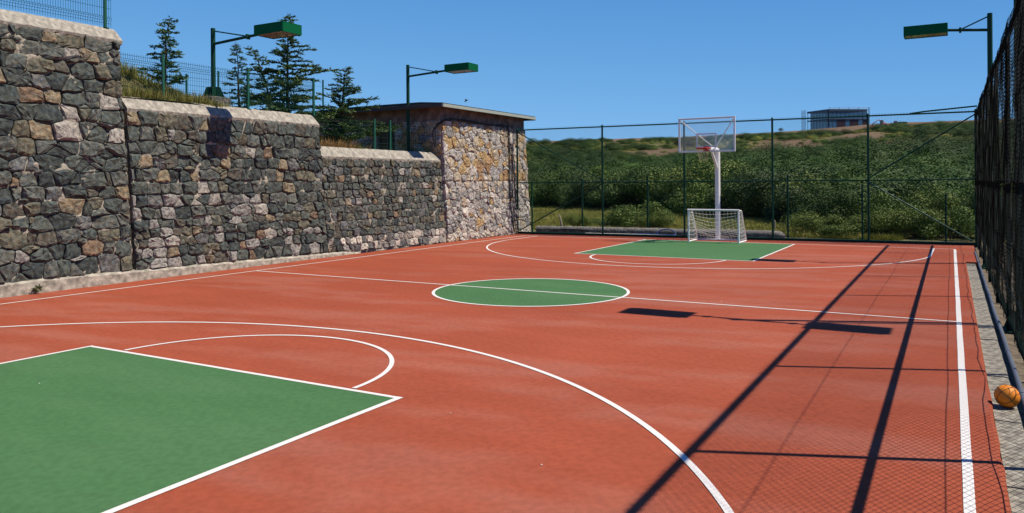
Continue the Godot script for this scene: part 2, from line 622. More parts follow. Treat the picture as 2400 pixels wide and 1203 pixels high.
func make_court():
	var st := mb()
	sheet(st, -7.99, 6.98, -16.0, 13.4, 0.0)
	sheet(st, 6.98, 7.30, 9.15, 13.4, 0.0)
	# the far strip runs up to the slanting foot of the fence
	for i in 52:
		for k in [[0, 0], [0, 1], [1, 1], [0, 0], [1, 1], [1, 0]]:
			var x := lerpf(-7.99, 7.30, (i + k[0]) / 52.0)
			var d := 13.4 if k[1] == 0 else far_d(x) - 0.12
			st.set_color(court_tint(x, d))
			st.add_vertex(V(x, 0.0, d))
	# rolled edges down to the slabs and to the ground
	var prof := [Vector2(0, 0), Vector2(0.018, -0.005), Vector2(0.03, -0.02), Vector2(0.033, -0.12)]
	for k in 3:
		for j in 84:
			var d0 := -16.0 + j * 0.3
			var d1 := minf(d0 + 0.3, 9.15)
			if d0 >= 9.15: break
			st.set_color(Color(0.64, 0.62, 0.62))
			var w0 := 0.012 * nz(d0 * 2.0, 3.0)
			var w1 := 0.012 * nz(d1 * 2.0, 3.0)
			quad(st, V(6.98 + prof[k].x + (w0 if k else 0.0), prof[k].y, d0), V(6.98 + prof[k + 1].x + w0, prof[k + 1].y, d0), V(6.98 + prof[k + 1].x + w1, prof[k + 1].y, d1), V(6.98 + prof[k].x + (w1 if k else 0.0), prof[k].y, d1), Vector3(1, 1, 0))
	for i in 52:
		st.set_color(Color(0.64, 0.62, 0.62))
		var x0 := lerpf(-7.99, 7.30, i / 52.0)
		var x1 := lerpf(-7.99, 7.30, (i + 1) / 52.0)
		quad(st, V(x0, 0, far_d(x0) - 0.12), V(x1, 0, far_d(x1) - 0.12), V(x1, -0.12, far_d(x1) - 0.11), V(x0, -0.12, far_d(x0) - 0.11), V(0, 0, 1))
	quad(st, V(6.98, 0, 9.15), V(7.3, 0, 9.15), V(7.3, -0.1, 9.148), V(6.98, -0.1, 9.148), V(0, 0, -1))
	quad(st, V(7.30, 0, 9.15), V(7.30, 0, 14.5), V(7.305, -0.1, 14.5), V(7.305, -0.1, 9.15), Vector3(1, 0, 0))
	var court := obj("court_surface", st, M.court, self)
	struct(court, "terracotta red sports court with green keys and white lines")
	# green fields
	st = mb()
	sheet(st, -2.43, 2.44, 7.09, 12.87, 0.003, 0.2, true)
	obj("green_key", st, M.green_court, court)
	st = mb()
	sheet(st, -2.53, 2.26, -12.6, -6.74, 0.003, 0.2, true)
	obj("green_key", st, M.green_court, court)
	st = mb()
	for i in 48:
		var a0 := TAU * i / 48
		var a1 := TAU * (i + 1) / 48
		for rr in 6:
			for k in [[0, 0], [0, 1], [1, 1], [0, 0], [1, 1], [1, 0]]:
				var a: float = a0 if k[0] == 0 else a1
				var q: float = 1.78 * (rr + k[1]) / 6.0
				var p := Vector2(q * cos(a), q * sin(a))
				st.set_color(court_tint(p.x, p.y, true))
				st.add_vertex(V(p.x, 0.003, p.y))
	obj("green_circle", st, M.green_court, court)
	var w := 0.052
	line_part(straight(-7.185, -15.0, -7.185, 12.87), w, court)
	line_part(straight(6.79, -15.0, 6.79, 12.84), w + 0.012, court)
	line_part(straight(-7.155, 12.87, 6.76, 12.87), w, court)
	line_part(straight(-7.15, 0.0, -1.80, 0.0), w, court)
	line_part(straight(-1.75, 0.0, 1.75, 0.0), w, court)
	line_part(straight(1.80, 0.0, 6.76, 0.0), w, court)
	line_part(arc(0, 0, 1.775, 0, 360), 0.055, court, "circle_line")
	# far key
	line_part(straight(-2.43, 7.06, -2.43, 12.84), w, court)
	line_part(straight(2.44, 7.06, 2.44, 12.84), w, court)
	line_part(straight(-2.40, 7.09, 2.41, 7.09), w, court)
	line_part(arc(0.0, 7.06, 1.775, 181, 359), w, court, "arc_line")
	# far three-point line
	var e := []
	e.append(Vector2(-6.66, 12.84))
	for p in arc(-0.196, 11.158, 6.49, 186.0, 351.5):
		e.append(p)
	e.append(Vector2(6.262, 12.84))
	line_part(e, w, court, "three_point_line")
	# near key and its lines
	line_part(straight(-2.53, -12.6, -2.53, -6.71), w, court)
	line_part(straight(2.26, -12.6, 2.26, -6.71), w + 0.01, court)
	line_part(straight(-2.50, -6.74, 2.23, -6.74), w, court)
	var half := []
	for p in arc(-0.135, -6.71, 1.8, 1.0, 179.0):
		half.append(Vector2(p.x, -6.71 + (p.y + 6.71) * 0.985))
	line_part(half, w, court, "arc_line")
	e = [Vector2(-6.62, -14.0)]
	for p in arc(-0.126, -11.0, 6.535, 172.0, 4.0):
		e.append(p)
	e.append(Vector2(6.40, -14.0))
	line_part(e, w + 0.004, court, "three_point_line")
	# concrete slabs along the side fence
	st = mb()
	quad(st, V(7.0, -0.11, -16), V(8.2, -0.11, -16), V(8.2, -0.11, 14.6), V(7.0, -0.11, 14.6), Vector3.UP)
	var bed := obj("slab_bed", st, M.soil, self)
	struct(bed, "bare strip of earth under the side fence")
	var d := 9.10
	while d > -15.0:
		var len := rng.randf_range(1.2, 2.1)
		st = mb()
		var nn := 8
		for j in nn:
			var d0 := -len * j / nn
			var d1 := -len * (j + 1) / nn
			var w0 := 0.012 * nz((d + d0) * 3.0, 8.0)
			var w1 := 0.012 * nz((d + d1) * 3.0, 8.0)
			var t := 0.012 if j == 0 else 0.0
			var t2 := 0.012 if j == nn - 1 else 0.0
			quad(st, V(0, 0, d0 - t), V(0.185 + w0, 0, d0 - t), V(0.185 + w1, 0, d1 + t2), V(0, 0, d1 + t2), Vector3.UP)
			quad(st, V(0.185 + w0, 0, d0 - t), V(0.20 + w0, -0.02, d0 - t), V(0.20 + w1, -0.02, d1 + t2), V(0.185 + w1, 0, d1 + t2), Vector3(1, 1, 0))
			quad(st, V(0.20 + w0, -0.02, d0 - t), V(0.20 + w0, -0.09, d0 - t), V(0.20 + w1, -0.09, d1 + t2), V(0.20 + w1, -0.02, d1 + t2), Vector3(1, 0, 0))
		quad(st, V(0, 0, -0.012), V(0.185, 0, -0.012), V(0.185, -0.06, -0.004), V(0, -0.06, -0.004), V(0, 0, 1))
		quad(st, V(0, 0, -len + 0.012), V(0.185, 0, -len + 0.012), V(0.185, -0.06, -len + 0.004), V(0, -0.06, -len + 0.004), V(0, 0, -1))
		var o := obj("concrete_slab", st, M.slab, bed, V(7.012, -0.038 + rng.randf_range(-0.004, 0.004), d))
		o.rotation.x = rng.randf_range(-0.002, 0.002)
		d -= len

# ------------------------------------------------------------------ rubble masonry
func clip(poly: PackedVector2Array, n: Vector2, c: float) -> PackedVector2Array:
	var out := PackedVector2Array()
	for i in poly.size():
		var p := poly[i]
		var q := poly[(i + 1) % poly.size()]
		var a := p.dot(n) - c
		var b := q.dot(n) - c
		if a <= 0.0: out.append(p)
		if (a < 0.0 and b > 0.0) or (a > 0.0 and b < 0.0):
			out.append(p.lerp(q, a / (a - b)))
	return out

func sites(u0: float, u1: float, v0: float, v1: float, w: float, h: float, wild: float) -> Array:
	var out := []
	var v := v0
	while v < v1:
		var hh := h * rng.randf_range(0.75, 1.3)
		if v + hh * 1.4 > v1: hh = v1 - v
		var u := u0 - rng.randf() * w
		while u < u1 + w * 0.3:
			var ww := w * (rng.randf_range(0.6, 1.25) if rng.randf() < 0.8 else rng.randf_range(1.2, 1.7))
			out.append(Vector3(u + ww / 2.0 + wild * w * rng.randf_range(-0.15, 0.15), v + hh / 2.0 + wild * hh * rng.randf_range(-0.24, 0.24), rng.randf_range(-0.45, 0.45) * h * h * (0.5 + wild)))
			if rng.randf() < 0.16 + 0.14 * wild:   # a small one squeezed in at a corner
				out.append(Vector3(u + ww, v + hh * rng.randf_range(0.0, 1.0), -0.35 * h * h))
			u += ww
		v += hh
	return out

func cells(pts: Array, region: PackedVector2Array, gap: float, sq: float) -> Array:
	var out := []
	var s2 := sq * sq
	for i in pts.size():
		var p: Vector3 = pts[i]
		var poly := region
		for j in pts.size():
			if j == i: continue
			var q: Vector3 = pts[j]
			var du := q.x - p.x
			var dv := q.y - p.y
			if du * du > 1.0 or dv * dv > 0.6: continue
			var n := Vector2(2.0 * du, 2.0 * s2 * dv)
			var c := q.x * q.x + s2 * q.y * q.y - p.x * p.x - s2 * p.y * p.y + p.z - q.z
			poly = clip(poly, n / n.length(), c / n.length() - gap * (0.6 + 0.8 * absf(nz(p.x * 7 + q.x * 7, p.y * 7 + q.y * 7))))
			if poly.size() < 3: break
		if poly.size() >= 3:
			out.append(poly)
	return out

func area_of(poly: PackedVector2Array) -> float:
	var a := 0.0
	for i in poly.size():
		a += poly[i].cross(poly[(i + 1) % poly.size()])
	return absf(a) / 2.0

func soften(poly: PackedVector2Array, cut: float) -> PackedVector2Array:
	var out := PackedVector2Array()
	var n := poly.size()
	for i in n:
		var p := poly[i]
		var q := poly[(i + 1) % n]
		var l := p.distance_to(q)
		if l < 0.025:
			out.append(p.lerp(q, 0.5))
			continue
		var k := minf(cut, rng.randf_range(0.012, 0.032) / l)
		out.append(p.lerp(q, k))
		if l > 0.14:
			out.append(p.lerp(q, 0.5) + (q - p).orthogonal().normalized() * rng.randf_range(-0.013, 0.013))
		out.append(p.lerp(q, 1.0 - k))
	return out

# one rough-faced stone: the outline goes back into the mortar, the face bulges and breaks into facets
func stone_mesh(st: SurfaceTool, poly: PackedVector2Array, c: Vector2, U: Vector3, W: Vector3, N: Vector3, proud: float):
	var n := poly.size()
	var tilt := Vector2(rng.randf_range(-0.16, 0.16), rng.randf_range(-0.20, 0.14))
	var r0 := []
	var r1 := []
	var r2 := []
	var sc := rng.randf_range(0.66, 0.84)
	var off := Vector2(rng.randf_range(-0.025, 0.025), rng.randf_range(-0.02, 0.025))
	var ph := rng.randf() * 90.0
	for i in n:
		var p := poly[i] - c
		r0.append(U * p.x + W * p.y - N * 0.11)
		var e := p * 0.99
		var lift := proud * rng.randf_range(0.25, 0.75) + tilt.dot(e) * 0.7 + 0.02 * nz(e.x * 9.0, e.y * 9.0, ph)
		r1.append(U * e.x + W * e.y + N * maxf(lift, -0.01))
		var f := p * sc * rng.randf_range(0.86, 1.1) + off
		r2.append(U * f.x + W * f.y + N * (proud * rng.randf_range(0.8, 1.15) + tilt.dot(f) + 0.03 * nz(f.x * 8.0, f.y * 8.0, ph)))
	var top := U * off.x + W * off.y + N * (proud * rng.randf_range(0.7, 1.25))
	for i in n:
		var j := (i + 1) % n
		var out: Vector3 = r1[i] + r1[j]
		quad(st, r0[i], r0[j], r1[j], r1[i], out)
		quad(st, r1[i], r1[j], r2[j], r2[i], N)
		tri(st, r2[i], r2[j], top, N)

# polys (u along the wall, v up it) become stones; those nearest to the picture are parts, the rest one piece
func lay(polys: Array, parent: Node, O: Vector3, U: Vector3, W: Vector3, N: Vector3, pick: Callable, proud: float, most: int, seen: Callable):
	var list := []
	for poly in polys:
		var a := area_of(poly)
		if a < 0.0012: continue
		var c := Vector2.ZERO
		for p in poly: c += p
		c /= poly.size()
		list.append([poly, c, a * (1.0 if seen.call(c) else 0.01)])
	list.sort_custom(func(x, y): return x[2] > y[2])
	var rest := {}
	for i in list.size():
		var c: Vector2 = list[i][1]
		var m: Material = pick.call(c, list[i][2])
		var poly := soften(list[i][0], 0.24)
		var at := O + U * c.x + W * c.y
		if i < most and seen.call(c):
			var st := mb()
			stone_mesh(st, poly, c, U, W, N, proud * rng.randf_range(0.5, 1.35))
			obj("stone", st, m, parent, at)
		else:
			if not rest.has(m):
				rest[m] = mb()
			var st := mb()
			stone_mesh(st, poly, c, U, W, N, proud * rng.randf_range(0.5, 1.2))
			rest[m].append_from(st.commit(), 0, Transform3D(Basis(), at))
	for m in rest:
		var o := obj("small_stones", rest[m], m, parent)
		o.set_meta("kind", "stuff")

func mortar_face(st: SurfaceTool, O: Vector3, U: Vector3, W: Vector3, N: Vector3, u0: float, u1: float, v0: float, v1: float, deep: float, step := 0.055):
	st.set_smooth_group(0)
	var nu := int((u1 - u0) / step) + 1
	var nv := int((v1 - v0) / step) + 1
	for i in nu:
		for j in nv:
			var p := []
			for k in [[0, 0], [1, 0], [1, 1], [0, 1]]:
				var u := lerpf(u0, u1, float(i + k[0]) / nu)
				var v := lerpf(v0, v1, float(j + k[1]) / nv)
				var h := -deep * 0.25 + deep * 1.6 * (0.7 * nz(u * 2.0, v * 2.0, O.x) + 0.5 * nz(u * 5.0, v * 5.0, 3.0)) + 0.022 * nz(u * 12, v * 12, 5.0)
				p.append(O + U * u + W * v + N * clampf(h, -0.085, 0.04))
			quad(st, p[0], p[1], p[2], p[3], N)
	st.set_smooth_group(-1)

const DARK_W := [0.26, 0.23, 0.16, 0.12, 0.065, 0.075, 0.025, 0.04, 0.02, 0.012, 0.004]

func pick_from(mats: Array, weights: Array) -> Material:
	var r := rng.randf()
	for i in weights.size():
		r -= weights[i]
		if r <= 0.0: return mats[i]
	return mats[0]

func kerb_top(d: float) -> float:
	return lerp_table([[-20.0, 0.25], [-4.0, 0.245], [0.0, 0.165], [3.8, 0.10], [4.6, 0.0], [20.0, 0.0]], d)

func wall_at(d: float, v: float, h := 0.0) -> Vector3:
	return V(WX - SLOPE * v + h, v, d)

func make_walls():
	var O := V(WX, 0, 0)
	var U := V(0, 0, 1)
	var W := Vector3(-SLOPE, 1, 0)
	var N := Vector3(1, SLOPE, 0).normalized()
	var spec := [
		[-8.2, -2.46, 5.02, 0.36, 0.285, 0.6, "tall stretch of dark rubble stone retaining wall nearest the camera", -16.0],
		[-2.39, 3.27, 3.60, 0.305, 0.25, 0.42, "middle stretch of dark rubble stone retaining wall with lamp shadow", -2.39],
		[3.29, 8.93, 2.74, 0.25, 0.212, 0.3, "lowest stretch of rubble stone wall beside the stone building", 3.29]]
	for s in spec:
		var wall := thing("retaining_wall", s[6], "stone wall", V(WX, 0, (s[0] + s[1]) / 2.0), "")
		var base: Vector3 = wall.position
		var d0: float = s[0]
		var d1: float = s[1]
		var top: float = s[2]
		# body behind the stones with its mortar face
		var st := mb()
		mortar_face(st, O, U, W, N, d0, d1, 0.0, top, 0.075)
		for e in [s[7], d1]:
			quad(st, wall_at(e, 0, -0.05), wall_at(e, top, -0.05), V(-8.9, top, e), V(-8.9, 0, e), V(0, 0, 1 if e == d1 else -1))
		quad(st, wall_at(s[7], top, -0.05), wall_at(d1, top, -0.05), V(-8.9, top, d1), V(-8.9, top, s[7]), Vector3.UP)
		quad(st, V(-8.9, 0, s[7]), V(-8.9, top, s[7]), V(-8.9, top, d1), V(-8.9, 0, d1), Vector3(-1, 0, 0))
		if s[7] < d0:
			quad(st, wall_at(s[7], 0, 0), wall_at(s[7], top, 0), wall_at(d0, top, 0), wall_at(d0, 0, 0), N)
		var core := obj("mortar", st, M.mortar, wall, -base)
		var region := PackedVector2Array([Vector2(d0, kerb_top(d0) + 0.01), Vector2(d1 - 0.01, kerb_top(d1) + 0.01), Vector2(d1 - 0.01, top - 0.02), Vector2(d0, top - 0.02)])
		var pts := sites(d0, d1, kerb_top(d0) * 0.7 + kerb_top(d1) * 0.3, top, s[3], s[4], s[5])
		var polys := cells(pts, region, 0.0105, 1.75)
		var third := d0 > 3.0
		var mid := d0 > -3.0 and d0 < 0.0
		lay(polys, wall, O - base, U, W, N, func(c, a):
			if third and c.y < 0.42 + 0.1 * nz(c.x * 2.0, 1.0) and c.x > 3.8: return M.dark[10] if rng.randf() < 0.35 else M.dark[[9, 5, 6][rng.randi() % 3]]
			if mid and c.y < 1.7 and nz(c.x * 0.9, c.y * 0.7, 31.0) > 0.15 and rng.randf() < 0.35: return M.dark[9]
			if c.y < 0.8 and rng.randf() < 0.12: return M.dark[9]
			if third and rng.randf() < 0.22: return M.dark[[1, 3, 5, 7][rng.randi() % 4]]
			return pick_from(M.dark, DARK_W), 0.062 if not third else 0.046, 300, func(c): return c.x > -5.6)
		# end stones of the taller walls seen side-on
		# sloping concrete coping
		st = mb()
		coping(st, s[7], d1 + (0.06 if d1 < 0.0 else 0.0), top)
		obj("coping", st, M.coping, wall, -base)
	# concrete footing along the walls
	var st := mb()
	var d := -16.0
	while d < 4.6:
		var e := minf(d + 0.22, 4.6)
		var p := []
		for q in [d, e]:
			var t := kerb_top(q) + 0.022 * nz(q * 2.5, 4.0)
			var w := 0.02 * nz(q * 1.5, 9.0)
			p.append([V(-7.985 + w * 0.4, -0.1, q), V(-7.99 + w * 0.5, t - 0.035, q), V(-8.02 + w, t, q), V(-8.14, t + 0.025, q)])
		for k in 3:
			quad(st, p[0][k], p[1][k], p[1][k + 1], p[0][k + 1], Vector3(1, 1, 0))
		d = e
	var kerb := obj("concrete_footing", st, M.concrete, self)
	tag(kerb, "low pale concrete footing along the foot of the stone walls", "footing")

func coping(st: SurfaceTool, d0: float, d1: float, top: float):
	# broken front edge, face sloping up to the back
	var prof := func(q):
		var n := nz(q * 1.3, top * 5.0)
		var m := 0.09 * nz(q * 5.0, top * 3.0) + 0.07 * nz(q * 1.7, top) + 0.05 * nz(q * 15.0, top)
		var x := WX - SLOPE * top
		return [V(x - 0.1, top - 0.10, q), V(x + 0.025 + m * 0.3, top - 0.075 + m, q), V(x + 0.042 + 0.02 * n + m * 0.1, top + 0.015 + m * 0.12, q), V(x - 0.02, top + 0.078 + 0.014 * n + 0.006 * nz(q * 9.0, top * 2.0), q), V(x - 0.20, top + 0.245 + 0.012 * n, q), V(x - 0.29, top + 0.30 + 0.015 * n, q), V(x - 0.58, top + 0.31, q), V(x - 0.60, top - 0.1, q)]
	var d := d0
	var first = prof.call(d0)
	while d < d1 - 0.001:
		var e := minf(d + 0.05, d1)
		var a = prof.call(d)
		var b = prof.call(e)
		for k in a.size() - 1:
			var n := Vector3(1, 1, 0) if k > 1 else Vector3(1, -0.6, 0)
			if k == 6: n = Vector3(-1, 0, 0)
			quad(st, a[k], b[k], b[k + 1], a[k + 1], n)
		d = e
	for q in [d0, d1]:
		var a = prof.call(q)
		for k in range(1, a.size() - 1):
			tri(st, a[0], a[k], a[k + 1], V(0, 0, -1 if q == d0 else 1))

# ------------------------------------------------------------------ stone building
func make_building():
	var at := V(-8.2, 0, 11.9)
	var b := thing("stone_building", "small building of pale and ochre stone under a low grey hip roof", "building", at)
	var D0 := 8.95
	var D1 := 14.78
	var O := V(WX + 0.05, 0, 0)
	var U := V(0, 0, 1)
	var W := Vector3(-0.055, 1, 0)
	var N := Vector3(1, 0.055, 0).normalized()
	var top := 4.12
	var st := mb()
	mortar_face(st, O, U, W, N, D0, D1, -0.05, top, 0.05, 0.05)
	quad(st, V(-8.06, -0.3, D1), V(-8.3, top, D1), V(-14, top, D1), V(-14, -0.3, D1), V(0, 0, 1))
	quad(st, V(-14, -0.3, D0), V(-14, top, D0), V(-14, top, D1), V(-14, -0.3, D1), Vector3(-1, 0, 0))
	var wall := obj("wall", st, M.pale_mortar, b, -at)
	# the shaded end wall is built in four pieces round the doorway
	st = mb()
	var dx0 := -11.02
	var dx1 := -10.22
	for q in [[-14.0, dx0, 2.0, top], [dx1, -8.22, 2.0, top], [dx0, dx1, 4.14, top]]:
		quad(st, V(q[0], q[2], D0), V(q[1], q[2], D0), V(q[1], q[3], D0), V(q[0], q[3], D0), V(0, 0, -1))
	for x in [dx0, dx1]:
		quad(st, V(x, 2, D0), V(x, 4.14, D0), V(x, 4.14, D0 + 0.35), V(x, 2, D0 + 0.35), Vector3(1 if x == dx0 else -1, 0, 0))
	quad(st, V(dx0, 4.14, D0), V(dx1, 4.14, D0), V(dx1, 4.14, D0 + 0.35), V(dx0, 4.14, D0 + 0.35), Vector3.DOWN)
	obj("wall", st, M.pale_mortar, b, -at)
	var wall2 := b.get_child(b.get_child_count() - 1)
	# upper half: warm mixed rubble; below the ledge: grey-white rubble
	var up := sites(D0, D1, 2.06, top + 0.1, 0.27, 0.24, 1.4)
	var lo := sites(D0, D1, -0.05, 2.04, 0.225, 0.20, 1.1)
	var reg_u := PackedVector2Array([Vector2(D0, 2.06), Vector2(D1, 2.06), Vector2(D1, top), Vector2(D0, top)])
	var reg_l := PackedVector2Array([Vector2(D0, 0.0), Vector2(D1, 0.0), Vector2(D1, 2.05), Vector2(D0, 2.05)])
	lay(cells(up, reg_u, 0.009, 1.1), wall, O, U, W, N, func(c, a): return pick_from(M.pale, [0.20, 0.15, 0.28, 0.15, 0.08, 0.07, 0.07]), 0.05, 160, func(c): return true)
	lay(cells(lo, reg_l, 0.009, 1.1), wall, O, U, W, N, func(c, a):
		if c.y < 0.25 and rng.randf() < 0.5: return M.dark[10]
		return pick_from(M.pale, [0.30, 0.28, 0.10, 0.03, 0.02, 0.20, 0.07]), 0.05, 140, func(c): return true)
	var U2 := Vector3(1, 0, 0)
	var side := cells(sites(-13.9, -8.3, 2.8, top, 0.26, 0.2, 1.0), PackedVector2Array([Vector2(-13.9, 2.75), Vector2(-8.25, 2.75), Vector2(-8.25, top), Vector2(-13.9, top)]), 0.009, 1.0)
	var kept := []
	for poly in side:
		var c := Vector2.ZERO
		for p in poly: c += p
		c /= poly.size()
		if c.x > dx0 - 0.16 and c.x < dx1 + 0.16: continue
		kept.append(poly)
	lay(kept, wall2, V(0, 0, D0), U2, Vector3.UP, V(0, 0, -1), func(c, a): return pick_from(M.pale, [0.12, 0.12, 0.22, 0.22, 0.16, 0.12, 0.04]), 0.045, 0, func(c): return true)
	# rendered band under the eaves
	st = mb()
	box(st, V(-11.1, 4.36, (D0 + D1) / 2.0), Vector3(5.66, 0.50, D1 - D0 + 0.04), 0.01)
	obj("plaster_band", st, M.plaster, b, -at)
	# door with frame and glass
	st = mb()
	for x in [dx0 + 0.035, dx1 - 0.035, (dx0 + dx1) / 2.0]:
		box(st, V(x, 3.5, D0 + 0.12), Vector3(0.07, 1.3, 0.07), 0.008)
	for y in [4.10, 3.42]:
		box(st, V((dx0 + dx1) / 2.0, y, D0 + 0.12), Vector3(dx1 - dx0 - 0.01, 0.065, 0.062), 0.008)
	var door := obj("door", st, M.frame, b, -at)
	st = mb()
	box(st, V((dx0 + dx1) / 2.0, 3.4, D0 + 0.14), Vector3(dx1 - dx0, 1.4, 0.012), 0.0)
	obj("pane", st, M.pane, door)
	# roof: four slopes laid in courses, fascia boards below
	var e := 4.63
	var c00 := V(-14.3, e, 8.42)
	var c10 := V(-7.86, e, 8.42)
	var c11 := V(-7.86, e, 15.0)
	var c01 := V(-14.3, e, 15.0)
	var r0 := V(-14.3, 5.13, 11.75)
	var r1 := V(-11.25, 5.13, 11.75)
	st = mb()
	quad(st, c00, c10, c11, c01, Vector3.DOWN)
	var roof := obj("roof", st, M.soffit, b, -at)
	for s in [[c00, c10, r0, r1], [c10, c11, r1, r1], [c11, c01, r1, r0]]:
		for k in 11:
			var t0 := k / 11.0
			var t1 := (k + 1.25) / 11.0
			if k == 10: t1 = 1.0
			var lift := Vector3(0, 0.028, 0)
			var low := Vector3(0, 0.006, 0)
			var p: Vector3 = s[0].lerp(s[2], t0) + lift
			var q: Vector3 = s[1].lerp(s[3], t0) + lift
			var p2: Vector3 = s[0].lerp(s[2], t1) + low
			var q2: Vector3 = s[1].lerp(s[3], t1) + low
			st = mb()
			quad(st, p, q, q2, p2, Vector3.UP)
			quad(st, p, q, q - lift * 0.8, p - lift * 0.8, (p - p2) * Vector3(1, 0, 1))
			obj("shingle_course", st, M.roofing, roof)
	st = mb()
	box(st, V(-7.85, 4.575, 11.71), Vector3(0.03, 0.105, 6.58), 0.004)
	obj("fascia", st, M.fascia, b, -at)
	st = mb()
	box(st, V(-11.07, 4.565, 8.40), Vector3(6.45, 0.125, 0.03), 0.004)
	obj("fascia", st, M.soffit, b, -at)
	st = mb()
	box(st, V(-11.07, 4.565, 15.0), Vector3(6.45, 0.125, 0.03), 0.004)
	obj("fascia", st, M.soffit, b, -at)
	# cables over the front face
	var runs := [
		[[-8.33, 3.2, 8.72], [-8.34, 3.75, 8.62], [-8.17, 4.06, 8.9], [-8.18, 4.20, 9.5], [-8.18, 4.19, 10.6], [-8.16, 4.16, 12.2], [-8.16, 4.20, 12.9], [-8.14, 4.05, 13.3], [-8.10, 3.3, 13.3], [-8.04, 2.2, 13.18], [-7.99, 1.0, 13.2], [-7.93, 0.1, 13.35]],
		[[-8.24, 4.36, 13.42], [-8.17, 3.9, 13.44], [-8.09, 2.7, 13.56], [-8.0, 1.3, 13.6], [-7.92, 0.02, 13.62]],
		[[-8.34, 3.3, 8.76], [-8.3, 3.95, 8.75], [-8.17, 4.13, 9.2], [-8.18, 4.23, 10.2], [-8.17, 4.15, 11.7], [-8.15, 4.14, 12.8], [-8.12, 3.8, 13.2], [-8.05, 2.6, 13.42], [-7.97, 1.2, 13.34], [-7.92, 0.0, 13.5]]]
	var labels := ["thick black cable looping under the eaves and down the stone building", "black cable hanging straight down from the eave near the fence", "thinner black cable slung beside the thick one under the eaves"]
	for k in 3:
		var cv := Curve3D.new()
		var r: Array = runs[k]
		for i in r.size():
			var p := V(r[i][0], r[i][1], r[i][2])
			var t := (V(r[mini(i + 1, r.size() - 1)][0], r[mini(i + 1, r.size() - 1)][1], r[mini(i + 1, r.size() - 1)][2]) - V(r[maxi(i - 1, 0)][0], r[maxi(i - 1, 0)][1], r[maxi(i - 1, 0)][2])) / 6.0
			cv.add_point(p, -t, t)
		st = mb()
		tube(st, Array(cv.tessellate_even_length(4, 0.15)), [0.026, 0.018, 0.014][k], 6)
		tag(obj("cable", st, M.black, self), labels[k], "cable", "cables on the stone building")

# ------------------------------------------------------------------ fences of the court
# woven wire: two families of long slanting wires over the panel a-b (at ground level), from y0 to y1
func chain_link(st: SurfaceTool, a: Vector3, b: Vector3, y0: float, y1: float, step: float, r: float, bulge: Callable, seg: float):
	var L := a.distance_to(b)
	var H := y1 - y0
	var t := (b - a) / L
	var out := t.cross(Vector3.UP)
	var k := 0
	var s := -H
	while s < L:
		for f in [1.0, -1.0]:
			var s0: float = s if f > 0 else s + H
			var lo := 0.0
			var hi := H
			if f > 0:
				lo = maxf(0.0, -s0)
				hi = minf(H, L - s0)
			else:
				lo = maxf(0.0, s0 - L)
				hi = minf(H, s0)
			if hi - lo < 0.03: continue
			var n := maxi(1, int((hi - lo) / seg))
			var pts := []
			for i in n + 1:
				var v := lerpf(lo, hi, float(i) / n)
				var u: float = s0 + f * v
				var w: float = bulge.call(u, v)
				pts.append(a + t * u + Vector3.UP * (y0 + v) + out * (w + 0.0015 * f))
			tube(st, pts, r, 3, -1.0, false)
		s += step
		k += 1

